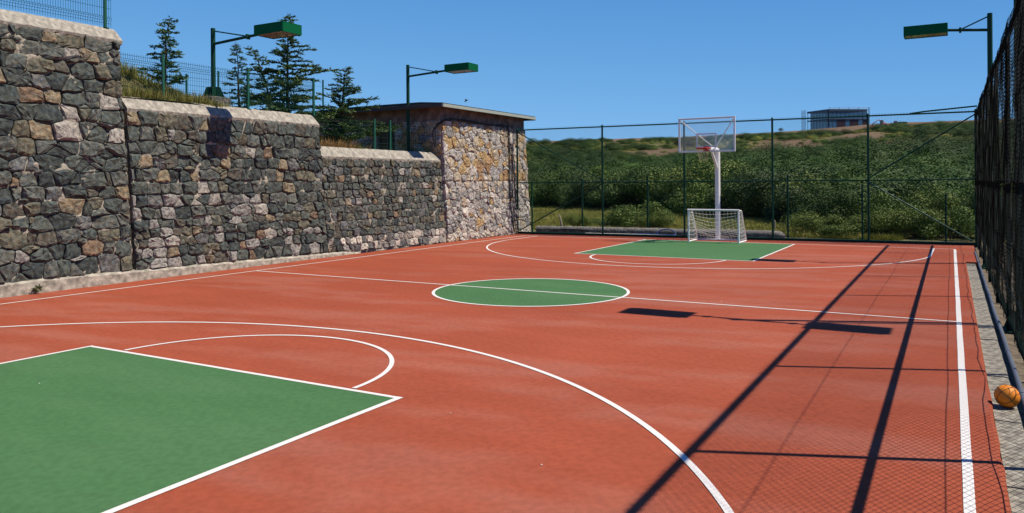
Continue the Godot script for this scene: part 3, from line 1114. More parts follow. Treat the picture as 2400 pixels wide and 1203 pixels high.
func make_far_fence():
	var A := V(-8.0, 0, far_d(-8.0))
	var B := V(FX, 0, far_d(FX))
	var base := A.lerp(B, 0.5)
	var f := thing("chain_link_fence", "green chain link fence across the far end behind the basket and goal", "fence", base)
	var H := 4.04
	var xs := [-8.0, -4.5, -1.46, 1.51, 4.42, FX]
	for i in xs.size():
		var p := V(xs[i], 0, far_d(xs[i]))
		var st := mb()
		tube(st, [p - Vector3(0, 0.1, 0), p + Vector3(0, H + 0.06, 0)], 0.038 if i in [0, 5] else 0.034, 10)
		tube(st, [p + Vector3(0, H + 0.06, 0), p + Vector3(0, H + 0.085, 0)], 0.036, 10, 0.012)
		obj("post", st, M.green, f, -base)
	for y in [[H, "top_rail", 0.024], [1.99, "middle_rail", 0.021], [0.06, "bottom_rail", 0.03]]:
		var st := mb()
		bar(st, A + Vector3(0, y[0], 0), B + Vector3(0, y[0], 0), y[2], 8)
		obj(y[1], st, M.green, f, -base)
	for q in [[-8.0, 3.97, -4.5, 2.05], [-4.5, 1.93, -7.93, 0.12], [FX, 3.97, 4.42, 2.05], [4.42, 1.93, FX - 0.1, 0.12]]:
		var st := mb()
		bar(st, V(q[0], q[1], far_d(q[0])), V(q[2], q[3], far_d(q[2])), 0.021, 8)
		obj("brace", st, M.green2 if q[1] < 2.0 and q[0] > 0 else M.green, f, -base)
	var st := mb()
	chain_link(st, A + V(0, 0, 0.03), B + V(0, 0, 0.03), 0.05, H + 0.07, 0.0875, 0.0021, func(u, v): return 0.012 * nz(u * 0.7, v * 0.7), 1.4)
	var mesh := obj("chain_link_mesh", st, M.wire, f, -base)
	mesh.set_meta("kind", "stuff")
	# dark kerb the fence stands on
	st = mb()
	var n := (B - A).normalized()
	box(st, A.lerp(B, 0.5) + V(0, -0.03, 0.06), Vector3(A.distance_to(B), 0.14, 0.16), 0.015, Basis(n, Vector3.UP, n.cross(Vector3.UP)))
	var k := obj("fence_kerb", st, M.hollow, self)
	tag(k, "dark low kerb under the far chain link fence", "kerb")
	# loose rail lying over the corner of the two fences
	st = mb()
	tube(st, [V(5.6, H + 0.01, far_d(5.6) - 0.06), V(6.0, H + 0.06, far_d(6.0) - 0.06), V(7.40, H + 0.16, far_d(7.4) - 0.06)], 0.024, 8)
	tag(obj("corner_rail", st, M.green, self), "extra green rail sloping up to the right end of the far fence", "rail")
	# second, lower fence of welded mesh behind
	var back := thing("welded_mesh_fence", "lower green welded mesh fence standing behind the far chain link fence", "fence", V(-0.9, 0, 16.4))
	var ps := [[-7.95, 14.85, 2.05], [-6.35, 16.2, 2.12], [-3.6, 16.3, 2.25], [-0.85, 16.3, 2.2], [1.66, 16.2, 2.2], [4.08, 16.2, 1.85], [6.55, 16.4, 1.55]]
	for i in ps.size():
		st = mb()
		box(st, V(ps[i][0], ps[i][2] / 2.0 - 0.1, ps[i][1]), Vector3(0.055, ps[i][2] + 0.2, 0.055), 0.006)
		obj("post", st, M.green, back, -back.position)
		if i == ps.size() - 1: break
		var a := V(ps[i][0], 0, ps[i][1])
		var b := V(ps[i + 1][0], 0, ps[i + 1][1])
		st = mb()
		var m := int(a.distance_to(b) / 0.06)
		var hh: float = minf(1.25, ps[i + 1][2])
		for j in m:
			var p := a.lerp(b, float(j) / m)
			tube(st, [p + Vector3(0, 0.05, 0), p + Vector3(0, hh, 0)], 0.0019, 3, -1.0, false)
		for j in 7:
			tube(st, [a + Vector3(0, 0.1 + 0.19 * j, 0), b + Vector3(0, 0.1 + 0.19 * j, 0)], 0.0022, 3, -1.0, false)
		obj("wire_panel", st, M.wire, back, -back.position)

func make_side_fence():
	var D0 := -14.6
	var D1 := far_d(FX) - 0.05
	var base := V(FX, 0, (D0 + D1) / 2.0)
	var f := thing("chain_link_fence", "tall dark chain link fence along the right side of the court", "fence", base)
	var H := 3.92
	var ds := [-14.5, -11.8, -8.8, -5.85, -2.88, 0.02, 2.95, 6.0, 8.95, 11.8]
	for d in ds:
		var st := mb()
		tube(st, [V(FX + 0.02, -0.1, d), V(FX + 0.02, H, d)], 0.031, 10)
		obj("post", st, M.rail, f, -base)
	for y in [[H, "top_rail", 0.034], [1.96, "middle_rail", 0.031], [0.09, "bottom_rail", 0.036]]:
		var st := mb()
		if y[1] == "bottom_rail":
			var d := D0
			while d < D1 - 0.5:   # short lengths in sleeves, not quite in line
				var e := minf(d + 1.9, D1)
				tube(st, [V(FX + 0.03, y[0], d), V(FX + 0.015, y[0] + 0.015, (d + e) / 2), V(FX + 0.03, y[0], e)], y[2], 8)
				d = e
		else:
			bar(st, V(FX + 0.02, y[0], D0), V(FX + 0.02, y[0], D1), y[2], 10)
		obj(y[1], st, M.rail, f, -base)
	for y in [1.15, 2.92]:
		var st := mb()
		var pts := []
		var d := D0
		while d < D1:
			pts.append(V(FX - 0.01, y + 0.035 * nz(d * 0.35, y), d))
			d += 0.4
		tube(st, pts, 0.004, 4, -1.0, false)
		obj("tension_wire", st, M.wire, f, -base)
	var st := mb()
	var pts := []
	var d := D0
	while d < D1:
		pts.append(V(FX - 0.03, 0.62 + 0.10 * nz(d * 0.5, 40.0), d))
		d += 0.3
	tube(st, pts, 0.0045, 4, -1.0, false)
	obj("tension_wire", st, M.wire, f, -base)
	st = mb()
	chain_link(st, V(FX - 0.025, 0, D0), V(FX - 0.025, 0, D1), 0.02, H + 0.05, 0.0875, 0.0023, func(u, v):
		var low := smoothstep(0.7, 0.0, v)
		return 0.03 * nz(u * 0.6, v * 0.8, 2.0) + low * (0.03 + 0.07 * nz(u * 1.1, 3.0, 7.0)), 0.33)
	var mesh := obj("chain_link_mesh", st, M.wire, f, -base)
	mesh.set_meta("kind", "stuff")
	# loose grey-blue pipe along the foot
	st = mb()
	d = 12.1
	var x := 7.262
	while d > -14.0:
		var e := d - 2.0
		tube(st, [V(x, 0.01, d), V(x + rng.randf_range(-0.008, 0.008), 0.012, (d + e) / 2.0), V(x, 0.01, e + 0.006)], 0.023, 10)
		tube(st, [V(x, 0.01, e + 0.06), V(x, 0.01, e - 0.06)], 0.027, 10)
		d = e
	tag(obj("grey_pipe", st, M.pipe, self), "long grey blue pipe lying on the ground along the side fence", "pipe")

# ------------------------------------------------------------------ welded mesh fences on the walls
func welded_panel(st: SurfaceTool, d0: float, d1: float, x: float, y: float, h: float, gap := 0.05, bent := true):
	var n := int((d1 - d0) / gap)
	# folds near the top and the foot stiffen the panel
	var prof := [Vector2(0.0, 0.03), Vector2(0.0, 0.16), Vector2(0.035, 0.20), Vector2(0.0, 0.24), Vector2(0.0, h - 0.22), Vector2(0.04, h - 0.17), Vector2(0.0, h - 0.12), Vector2(0.0, h)]
	if not bent:
		prof = [Vector2(0.0, 0.03), Vector2(0.0, h)]
	for j in n + 1:
		var d := lerpf(d0, d1, float(j) / n)
		var pts := []
		for p in prof: pts.append(V(x + p.x, y + p.y, d))
		tube(st, pts, 0.0038, 3, -1.0, false)
	var rows := [0.10, 0.16, 0.24, 0.42, 0.60, h - 0.22, h - 0.12, h - 0.04]
	for q in rows:
		tube(st, [V(x - 0.004, y + q, d0), V(x - 0.004, y + q, d1)], 0.0044, 3, -1.0, false)
	if bent:
		for q in [0.20, h - 0.17]:
			tube(st, [V(x + 0.034, y + q, d0), V(x + 0.034, y + q, d1)], 0.0044, 3, -1.0, false)

func wall_fence(label: String, x: float, y: float, posts: Array, ends: Array, h: float, post_h: float, gap := 0.05):
	var f := thing("welded_mesh_fence", label, "fence", V(x, y, posts[0]))
	for d in posts:
		var st := mb()
		box(st, V(x, y + post_h / 2.0 - 0.03, d), Vector3(0.05, post_h + 0.06, 0.06), 0.006)
		box(st, V(x, y + post_h + 0.01, d), Vector3(0.058, 0.025, 0.068), 0.006)
		var post := obj("post", st, M.green2, f, -f.position)
		st = mb()
		box(st, V(x, y + 0.008, d), Vector3(0.12, 0.016, 0.12), 0.004)
		obj("base_plate", st, M.green, post)
	for k in range(0, ends.size(), 2):
		var st := mb()
		welded_panel(st, ends[k], ends[k + 1], x - 0.035, y + 0.02, h, gap, gap < 0.1)
		obj("wire_panel", st, M.green, f, -f.position)

func make_wall_fences():
	wall_fence("green welded mesh fence on top of the tallest stone wall", -8.78, 5.31, [-2.57, -5.0, -7.5], [-2.62, -2.42, -5.0, -2.62, -7.5, -5.0], 1.55, 1.6)
	wall_fence("green welded mesh fence in front of the conifers on the middle wall", -8.65, 3.88, [-1.30, 1.10, 3.39], [-2.44, -1.34, -1.26, 1.06, 1.14, 3.36], 0.94, 1.02)
	wall_fence("short green mesh fence on the lowest wall before the building", -8.60, 2.98, [5.91, 6.67, 9.08], [3.4, 5.87, 5.95, 6.63, 6.71, 9.04], 0.9, 0.97, 0.1)
	# posts of a further fence across the raised ground
	var f := thing("wire_fence", "thin green posts of a further fence behind the conifers", "fence", V(-14, 3.6, 6))
	for q in [[3.38, 5.46], [4.58, 5.70], [9.38, 5.95], [10.55, 6.2], [-0.5, 5.3]]:
		var st := mb()
		box(st, V(-14, (q[1] + 2.6) / 2.0, q[0]), Vector3(0.05, q[1] - 2.6, 0.05), 0.005)
		obj("post", st, M.green2, f, -f.position)
	var st := mb()
	for k in 5:
		tube(st, [V(-14, 3.9 + 0.3 * k, -2.0), V(-14, 4.1 + 0.3 * k, 4.58), V(-14, 4.6 + 0.3 * k, 10.55)], 0.003, 3, -1.0, false)
	obj("wire", st, M.green2, f, -f.position)

# ------------------------------------------------------------------ floodlights
func lamp_arm(parent: Node, top: float, s: float, arm: float, wide: float):
	# arm, brace, clamp and lamp box reaching out along s * x from a pole top at the origin
	var y := top - 0.36
	var st := mb()
	bar(st, Vector3(0.03 * s, y - 0.03, 0), Vector3(s * (arm + 0.04), y + 0.055, 0), 0.034, 10)
	var a := obj("arm", st, M.green, parent)
	st = mb()
	bar(st, Vector3(0.03 * s, top - 0.07, 0), Vector3(s * arm * 0.66, y + 0.05, 0), 0.016, 8)
	obj("brace", st, M.green, parent)
	st = mb()
	box(st, Vector3(s * arm * 0.70, y + 0.025, 0), Vector3(0.05, 0.12, 0.12), 0.008)
	obj("clamp", st, M.green, a)
	# lamp box: four sides and a top, hollow below
	var L := 0.94
	var h := 0.235
	var cx := s * (arm + L / 2.0)
	var cy := y + 0.075
	st = mb()
	var t := 0.02
	box(st, Vector3(cx, cy + h / 2.0 - t / 2.0, 0), Vector3(L, t, wide), 0.006)
	for k in [-1.0, 1.0]:
		box(st, Vector3(cx, cy - 0.0105, k * (wide / 2.0 - t / 2.0)), Vector3(L, h - 0.021, t), 0.006)
		box(st, Vector3(cx + k * (L / 2.0 - t / 2.0), cy - 0.0105, 0), Vector3(t, h - 0.021, wide - 2 * t - 0.002), 0.004)
	var head := obj("lamp_box", st, M.head, parent)
	# reflector, tube and glass under it
	st = mb()
	var yy := cy - h / 2.0 + 0.02
	var R := [Vector3(cx - L / 2 + 0.05, yy, -wide / 2 + 0.05), Vector3(cx + L / 2 - 0.05, yy, -wide / 2 + 0.05), Vector3(cx + L / 2 - 0.05, yy, wide / 2 - 0.05), Vector3(cx - L / 2 + 0.05, yy, wide / 2 - 0.05)]
	var Q := []
	for p in R: Q.append(Vector3(lerpf(cx, p.x, 0.55), yy + 0.15, p.z * 0.5))
	for k in 4:
		quad(st, R[k], R[(k + 1) % 4], Q[(k + 1) % 4], Q[k], Vector3(cx - R[k].x, -0.2, -R[k].z))
	quad(st, Q[0], Q[1], Q[2], Q[3], Vector3.DOWN)
	obj("reflector", st, M.reflector, head)
	st = mb()
	bar(st, Vector3(cx - 0.2, yy + 0.08, 0), Vector3(cx + 0.2, yy + 0.08, 0), 0.04, 8)
	obj("lamp_tube", st, M.net, head)
	st = mb()
	box(st, Vector3(cx, yy - 0.006, 0), Vector3(L - 0.05, 0.005, wide - 0.05), 0.0)
	obj("lens", st, M.lens, head)

func floodlight(label: String, at: Vector3, h: float, arms: Array, wide: float) -> Node3D:
	var f := thing("floodlight_pole", label, "floodlight", at, "floodlights round the court")
	var st := mb()
	tube(st, [Vector3(0, 0, 0), Vector3(0, h, 0)], 0.058, 14)
	obj("pole", st, M.green, f)
	st = mb()
	box(st, Vector3(0, 0.01, 0), Vector3(0.36, 0.02, 0.36), 0.004)
	for k in 4:
		var a := PI / 4 * 0 + PI / 2 * k
		var o := Vector3(cos(a), 0, sin(a))
		var n := Vector3(-sin(a), 0, cos(a)) * 0.006
		for q in [-1.0, 1.0]:
			quad(st, o * 0.05 + n * q + Vector3(0, 0.02, 0), o * 0.18 + n * q + Vector3(0, 0.02, 0), o * 0.14 + n * q + Vector3(0, 0.1, 0), o * 0.05 + n * q + Vector3(0, 0.28, 0), n * q)
		quad(st, o * 0.18 + n + Vector3(0, 0.02, 0), o * 0.18 - n + Vector3(0, 0.02, 0), o * 0.14 - n + Vector3(0, 0.1, 0), o * 0.14 + n + Vector3(0, 0.1, 0), o)
		quad(st, o * 0.14 + n + Vector3(0, 0.1, 0), o * 0.14 - n + Vector3(0, 0.1, 0), o * 0.05 - n + Vector3(0, 0.28, 0), o * 0.05 + n + Vector3(0, 0.28, 0), o + Vector3.UP)
	obj("base_plate", st, M.green, f)
	for s in arms:
		lamp_arm(f, h, s, absf(s) * 0.86 + 0.0, wide)
	return f

func make_floodlights():
	# a gravelly concrete block carries the near left pole
	var st := mb()
	box(st, Vector3.ZERO, Vector3(0.62, 0.34, 0.62), 0.03)
	var blk := obj("concrete_block", st, M.log, self, V(-9.22, 3.99, 0.5))
	tag(blk, "rough concrete block under the floodlight behind the middle wall", "block")
	for s in [[-9.20, 4.16, 0.5, 1.72, 1.74, 0.60, "green floodlight pole on a concrete block behind the middle wall"], [-9.26, 2.86, 8.46, 3.15, 1.0, 0.58, "green floodlight pole by the corner of the stone building"]]:
		var f := thing("floodlight_pole", s[6], "floodlight", V(s[0], s[1], s[2]), "floodlights round the court")
		pole_of(f, s[3])
		lamp_arm(f, s[3], 1.0, 1.78 if s[2] < 1.0 else 1.7, s[5])
	var f := thing("floodlight_pole", "green floodlight pole outside the side fence, lamp over the far corner", "floodlight", V(7.52, -0.1, 8.9), "floodlights round the court")
	pole_of(f, 6.0)
	lamp_arm(f, 6.0, -1.0, 0.86, 0.52)
	f = thing("floodlight_pole", "double floodlight pole outside the side fence nearest the camera, seen through the mesh", "floodlight", V(7.52, -0.1, 0.2), "floodlights round the court")
	pole_of(f, 6.0)
	lamp_arm(f, 6.0, -1.0, 0.86, 0.52)
	lamp_arm(f, 6.0, 1.0, 0.86, 0.52)

func pole_of(f: Node3D, h: float):
	var st := mb()
	tube(st, [Vector3.ZERO, Vector3(0, h, 0)], 0.056, 14)
	obj("pole", st, M.green, f)
	st = mb()
	box(st, Vector3(0, 0.012, 0), Vector3(0.44, 0.02, 0.44), 0.004)
	for k in 4:
		var a := PI / 2 * k + PI / 4
		var o := Vector3(cos(a), 0, sin(a))
		var n := Vector3(-sin(a), 0, cos(a)) * 0.006
		for q in [-1.0, 1.0]:
			quad(st, o * 0.05 + n * q + Vector3(0, 0.022, 0), o * 0.26 + n * q + Vector3(0, 0.022, 0), o * 0.16 + n * q + Vector3(0, 0.26, 0), o * 0.05 + n * q + Vector3(0, 0.27, 0), n * q)
		quad(st, o * 0.26 + n + Vector3(0, 0.022, 0), o * 0.26 - n + Vector3(0, 0.022, 0), o * 0.16 - n + Vector3(0, 0.26, 0), o * 0.16 + n + Vector3(0, 0.26, 0), o)
		quad(st, o * 0.16 + n + Vector3(0, 0.26, 0), o * 0.16 - n + Vector3(0, 0.26, 0), o * 0.05 - n + Vector3(0, 0.27, 0), o * 0.05 + n + Vector3(0, 0.27, 0), Vector3.UP)
	obj("base_plate", st, M.green, f)

# ------------------------------------------------------------------ basket
func make_basket():
	var at := V(-0.16, 0, 13.65)
	var b := thing("basketball_hoop", "white basketball hoop with clear backboard at the far end", "basketball hoop", at)
	var st := mb()
	tube(st, [V(-0.16, -0.05, 13.65), V(-0.16, 3.0, 13.65)], 0.088, 16)
	st.set_smooth_group(0)
	obj("pole", st, M.white, b, -at)
	st = mb()
	box(st, V(-0.16, 0.015, 13.65), Vector3(0.34, 0.03, 0.34), 0.006)
	obj("base_plate", st, M.white, b, -at)
	st = mb()
	tube(st, [V(-0.16, 2.9, 13.65), V(-0.16, 3.0, 13.645), V(-0.163, 3.05, 13.61), V(-0.17, 3.06, 13.55), V(-0.27, 3.06, 12.76)], 0.08, 14)
	obj("arm", st, M.white, b, -at)
	st = mb()
	tube(st, [V(-0.16, 2.38, 13.64), V(-0.165, 2.5, 13.52), V(-0.22, 3.0, 13.15)], 0.045, 10)
	obj("brace", st, M.white, b, -at)
	# board: frame of square tube, clear sheet, painted square
	var x0 := -1.205
	var x1 := 0.675
	var y0 := 2.95
	var y1 := 4.095
	var D := 12.7
	st = mb()
	var t := 0.055
	for x in [x0 + t / 2, x1 - t / 2]:
		box(st, V(x, (y0 + y1) / 2, D), Vector3(t, y1 - y0, 0.05), 0.006)
	for y in [y0 + t / 2, y1 - t / 2]:
		box(st, V((x0 + x1) / 2, y, D), Vector3(x1 - x0 - 2 * t - 0.002, t, 0.046), 0.006)
	var frame := obj("backboard_frame", st, M.white, b, -at)
	st = mb()
	box(st, V((x0 + x1) / 2, (y0 + y1) / 2, D), Vector3(x1 - x0 - 2 * t, y1 - y0 - 2 * t, 0.012), 0.0)
	obj("clear_board", st, M.board, b, -at)
	st = mb()
	for x in [-0.575, 0.045]:
		box(st, V(x, 3.34, D - 0.009), Vector3(0.05, 0.47, 0.004), 0.0)
	box(st, V(-0.265, 3.55, D - 0.009), Vector3(0.566, 0.05, 0.004), 0.0)
	box(st, V(-0.265, 3.13, D - 0.009), Vector3(0.566, 0.05, 0.004), 0.0)
	obj("painted_square", st, M.white, b, -at)
	for x in [x0 + 0.06, x1 - 0.06]:
		st = mb()
		bar(st, V(x, y1 - 0.07, D + 0.03), V(-0.19, 3.10, 13.45), 0.019, 8)
		obj("strut", st, M.white, b, -at)
	# rim and bracket
	st = mb()
	var ring := []
	for k in 33:
		var a := TAU * k / 32
		ring.append(V(-0.27 + 0.228 * cos(a), 3.075, 12.36 + 0.228 * sin(a)))
	tube(st, ring, 0.012, 8, -1.0, false)
	tube(st, ring.map(func(p): return p - Vector3(0, 0.035, 0)), 0.007, 6, -1.0, false)
	for k in 16:
		bar(st, ring[k * 2], ring[k * 2] - Vector3(0, 0.035, 0), 0.005, 4)
	var rim := obj("rim", st, M.red, b, -at)
	st = mb()
	box(st, V(-0.27, 3.06, 12.675), Vector3(0.18, 0.16, 0.012), 0.002)
	box(st, V(-0.27, 3.055, 12.63), Vector3(0.10, 0.10, 0.08), 0.01)
	obj("rim_bracket", st, M.red, rim)
	# worn net
	st = mb()
	for k in 12:
		for s in [-1, 1]:
			var pts := []
			for i in 7:
				var q := i / 6.0
				var a: float = TAU * (k + s * q * 1.5) / 12.0
				var r := lerpf(0.222, 0.125, pow(q, 0.7))
				pts.append(V(-0.27 + r * cos(a), 3.05 - 0.40 * q + 0.03 * nz(k * 3.1, q * 3.0, s), 12.36 + r * sin(a)))
			tube(st, pts, 0.0045, 4, -1.0, false)
	var net := obj("hoop_net", st, M.oldnet, rim)

# ------------------------------------------------------------------ small goal
func make_goal():
	var at := V(0.02, 0, 12.9)
	var g := thing("football_goal", "small white football goal with net in front of the hoop pole", "goal", at)
	var x0 := -0.79
	var x1 := 0.83
	var H := 1.06
	var F := 12.38
	var K := 13.42
	for x in [x0, x1]:
		var st := mb()
		bar(st, V(x, 0, F), V(x, H - 0.02, F), 0.030, 12)
		obj("post", st, M.white, g, -at)
		st = mb()
		tube(st, [V(x, H - 0.02, F), V(x, H - 0.025, F + 0.34), V(x, H - 0.06, F + 0.42), V(x, 0.10, K - 0.05), V(x, 0.03, K)], 0.022, 10)
		obj("stanchion", st, M.white, g, -at)
		st = mb()
		bar(st, V(x, 0.026, F), V(x, 0.026, K), 0.024, 10)
		obj("base_bar", st, M.white, g, -at)
	var st := mb()
	bar(st, V(x0 - 0.028, H, F), V(x1 + 0.028, H, F), 0.030, 12)
	obj("crossbar", st, M.white, g, -at)
	st = mb()
	bar(st, V(x0, 0.03, K), V(x1, 0.03, K), 0.024, 10)
	obj("rear_bar", st, M.white, g, -at)
	# net: a slack sheet hung from bar to ground, and the two sides
	var back := func(s, q):
		# s across 0..1, q down 0..1
		var x := lerpf(x0, x1, s)
		var d := lerpf(F + 0.03, K, smoothstep(0.0, 1.0, q * 0.5 + 0.5 * q * q))
		var y := lerpf(H - 0.03, 0.05, pow(q, 1.15))
		var sag := sin(PI * s)
		y -= 0.22 * sag * sin(PI * q) * (1.0 + 0.3 * nz(s * 3, q * 3))
		d += 0.10 * sag * sin(PI * q)
		return V(x + 0.03 * nz(s * 4, q * 4, 6.0) + 0.12 * sin(PI * q) * (0.5 - s) * 0.6, maxf(y, 0.03), d)
	st = mb()
	for i in 15:
		var pts := []
		for j in 13: pts.append(back.call(i / 14.0, j / 12.0))
		tube(st, pts, 0.0042, 4, -1.0, false)
	for j in range(1, 12):
		var pts := []
		for i in 15: pts.append(back.call(i / 14.0, j / 11.5))
		tube(st, pts, 0.0042, 4, -1.0, false)
	for x in [x0, x1]:
		for k in 8:
			var y := 0.1 + k * 0.125
			var dd := lerpf(K, F + 0.42, clampf((y - 0.1) / (H - 0.16), 0, 1))
			tube(st, [V(x, y + 0.02, F), V(x * 0.985, y - 0.02, (F + dd) / 2), V(x, y + 0.02, dd)], 0.0042, 4, -1.0, false)
		for k in 7:
			var d := F + 0.12 * (k + 1)
			var yt := H - 0.03 if d < F + 0.42 else lerpf(H - 0.06, 0.06, (d - F - 0.42) / (K - F - 0.42))
			tube(st, [V(x, 0.04, d + 0.03), V(x, yt, d)], 0.0042, 4, -1.0, false)
	obj("net", st, M.net, g, -at)

func make_ball():
	var b := thing("basketball", "orange basketball lying on the concrete strip at the side fence", "ball", V(7.125, 0.0605, -4.28))
	var s := SphereMesh.new()
	s.radius = 0.0985
	s.height = 0.197
	s.radial_segments = 40
	s.rings = 20
	var o := MeshInstance3D.new()
	o.name = "cover"
	o.mesh = s
	o.material_override = M.ball
	b.add_child(o)
	var st := mb()
	var rings := [[Vector3(1, 0, 0), 0.0], [Vector3(0, 0, 1), 0.0], [Vector3(0, 1, 0), 0.046], [Vector3(0, 1, 0), -0.046]]
	for q in rings:
		var n: Vector3 = q[0]
		var u := n.cross(Vector3(0.3, 0.5, 0.8)).normalized()
		var w := n.cross(u)
		var pts := []
		var r := sqrt(0.098 * 0.098 - q[1] * q[1])
		for k in 41:
			var a := TAU * k / 40
			pts.append(n * q[1] + (u * cos(a) + w * sin(a)) * r)
		tube(st, pts, 0.003, 5, -1.0, false)
	obj("seam", st, M.seam, b)
	b.rotation = Vector3(0.5, 0.7, 0.9)

# ------------------------------------------------------------------ plants
func blade(st: SurfaceTool, p: Vector3, dir: Vector3, w: Vector3, c: Color):
	# a leaf: two triangles, widest before the middle
	st.set_color(c)
	var m := p + dir * 0.45
	st.add_vertex(p); st.add_vertex(m + w); st.add_vertex(p + dir)
	st.add_vertex(p); st.add_vertex(p + dir); st.add_vertex(m - w)

func rand_dir() -> Vector3:
	while true:
		var v := Vector3(rng.randf_range(-1, 1), rng.randf_range(-1, 1), rng.randf_range(-1, 1))
		if v.length() < 1.0 and v.length() > 0.05:
			return v.normalized()
	return Vector3.UP

func spray(st: SurfaceTool, p: Vector3, dir: Vector3, l: float, tone: Vector3):
	# flat feathery twig of a cypress: scale leaves on both sides
	var side := (dir.cross(Vector3.UP) + rand_dir() * 0.35).normalized()
	for k in 5:
		var f := float(k) / 4.0
		var q := p + dir * l * f * 0.75
		var s := 1.0 if k % 2 == 0 else -1.0
		var dd := (dir + side * s * rng.randf_range(0.35, 0.8) + rand_dir() * 0.2).normalized() * l * (0.55 - 0.25 * f)
		var v := rng.randf_range(0.7, 1.3)
		blade(st, q, dd, dd.cross(rand_dir()).normalized() * l * 0.115, Color(tone.x * v, tone.y * v, tone.z * v))
	blade(st, p + dir * l * 0.5, dir * l * 0.6, side * l * 0.05, Color(tone.x, tone.y, tone.z))

func conifer(label: String, at: Vector3, h: float, spread: float, lean: Vector3, thick: float, sd: int, lop := Vector3.ZERO):
	rng.seed = sd
	var t := thing("conifer_tree", label, "tree", at, "young conifers behind the stone walls")
	var trunk := []
	for i in 12:
		var q := i / 11.0
		trunk.append(Vector3(0.05 * nz(q * 3, sd), h * q, 0.05 * nz(q * 3, sd + 5)) + lean * q * q + (lean * 0.5 + Vector3(0.10, -0.02, 0.03)) * pow(q, 6.0))
	var st := mb()
	tube(st, trunk, 0.045 * thick + 0.01, 7, 0.004)
	obj("trunk", st, M.bark, t)
	st = mb()
	var wood := mb()
	var n := int(80 * h / 3.0 * thick)
	for i in n:
		var q := 0.03 + 0.95 * pow(float(i) / n, 0.95)
		var f := q * 11.0
		var p: Vector3 = trunk[int(f)].lerp(trunk[mini(int(f) + 1, 11)], f - int(f))
		var a := i * 2.399 + rng.randf_range(-0.5, 0.5)
		var o := Vector3(cos(a), 0, sin(a))
		var L := spread * (pow(1.0 - q, 0.85) * 1.0 + 0.07) * rng.randf_range(0.35, 1.3)
		L *= 1.0 + maxf(0.0, o.dot(lop)) * 0.55 * smoothstep(0.8, 0.3, q)
		var rise := rng.randf_range(-0.12, 0.5) + 0.25 * q
		var m := maxi(3, int(L / 0.055))
		var last := p
		var bp := [p]
		for k in m:
			var s := float(k + 1) / m
			var b := p + o * L * s + Vector3.UP * (L * rise * (s - 0.35 * s * s)) + Vector3(0.03 * nz(s * 2, i), -0.05 * L * s * s, 0.03 * nz(s * 2, i + 50))
			var dir := (b - last).normalized()
			last = b
			bp.append(b)
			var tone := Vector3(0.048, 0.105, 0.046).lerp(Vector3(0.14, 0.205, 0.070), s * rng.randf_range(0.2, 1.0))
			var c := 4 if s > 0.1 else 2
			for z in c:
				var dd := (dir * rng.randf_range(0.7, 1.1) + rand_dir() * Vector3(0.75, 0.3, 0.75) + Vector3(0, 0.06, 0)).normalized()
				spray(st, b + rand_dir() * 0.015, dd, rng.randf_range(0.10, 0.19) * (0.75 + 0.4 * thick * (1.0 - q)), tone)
		tube(wood, bp, 0.009 * (1.0 - q) + 0.003, 3, 0.002, false)
	# bare wispy leader
	for k in 16:
		var q := 0.82 + 0.18 * k / 15.0
		var f := minf(q * 11.0, 10.99)
		var p: Vector3 = trunk[int(f)].lerp(trunk[int(f) + 1], f - int(f))
		spray(st, p, (rand_dir() * 0.7 + Vector3(0.4, 0.6, 0)).normalized(), 0.09, Vector3(0.10, 0.105, 0.05))
	obj("crown", st, M.needle, t)
	obj("branches", wood, M.bark, t)

func make_conifers():
	conifer("slim conifer behind the mesh fence beside the tall wall", V(-10.2, 4.0, -0.14), 2.15, 0.62, Vector3(0.05, 0, -0.05), 0.95, 101)
	conifer("thinnest conifer just right of the floodlight on its block", V(-10.6, 3.75, 2.50), 2.2, 0.5, Vector3(-0.05, 0, 0.05), 0.75, 102)
	conifer("leaning conifer left of the big one, tip bent to the left", V(-10.5, 3.7, 3.55), 2.3, 0.75, Vector3(-0.35, 0, 0.30), 0.9, 103, Vector3(0, 0, 0))
	conifer("biggest broad conifer partly behind the first lamp box", V(-10.3, 3.6, 4.03), 3.4, 1.15, Vector3(0.0, 0, 0.0), 1.15, 104, V(0.5, 0, 0.9))
	conifer("bushy conifer growing beside the stone building's shaded wall", V(-10.0, 2.8, 6.0), 2.9, 1.1, Vector3(0.0, 0, -0.08), 1.2, 105, V(0.6, 0, 0.8))

func tuft_mesh(n: int, h: float, spread: float, cols: Array) -> ArrayMesh:
	var st := SurfaceTool.new()
	st.begin(Mesh.PRIMITIVE_TRIANGLES)
	for i in n:
		var a := rng.randf() * TAU
		var o := Vector3(cos(a), 0, sin(a))
		var p := o * spread * rng.randf()
		var d := (Vector3.UP + o * rng.randf_range(0.0, 0.7) + rand_dir() * 0.2) * h * rng.randf_range(0.5, 1.1)
		var c: Vector3 = cols[rng.randi() % cols.size()]
		blade(st, p, d, d.cross(rand_dir()).normalized() * h * 0.022, Color(c.x, c.y, c.z))
	st.generate_normals()
	var m := st.commit()
	m.surface_set_material(0, M.leaf)
	return m

func scatter(called: String, mesh: Mesh, xf: Array, cols: Array, label: String, category: String):
	var mm := MultiMesh.new()
	mm.transform_format = MultiMesh.TRANSFORM_3D
	mm.use_colors = true
	mm.mesh = mesh
	mm.instance_count = xf.size()
	for i in xf.size():
		mm.set_instance_transform(i, xf[i])
		mm.set_instance_color(i, cols[i])
	var o := MultiMeshInstance3D.new()
	o.multimesh = mm
	o.name = numbered(called)
	add_child(o)
	tag(o, label, category, "", "stuff")

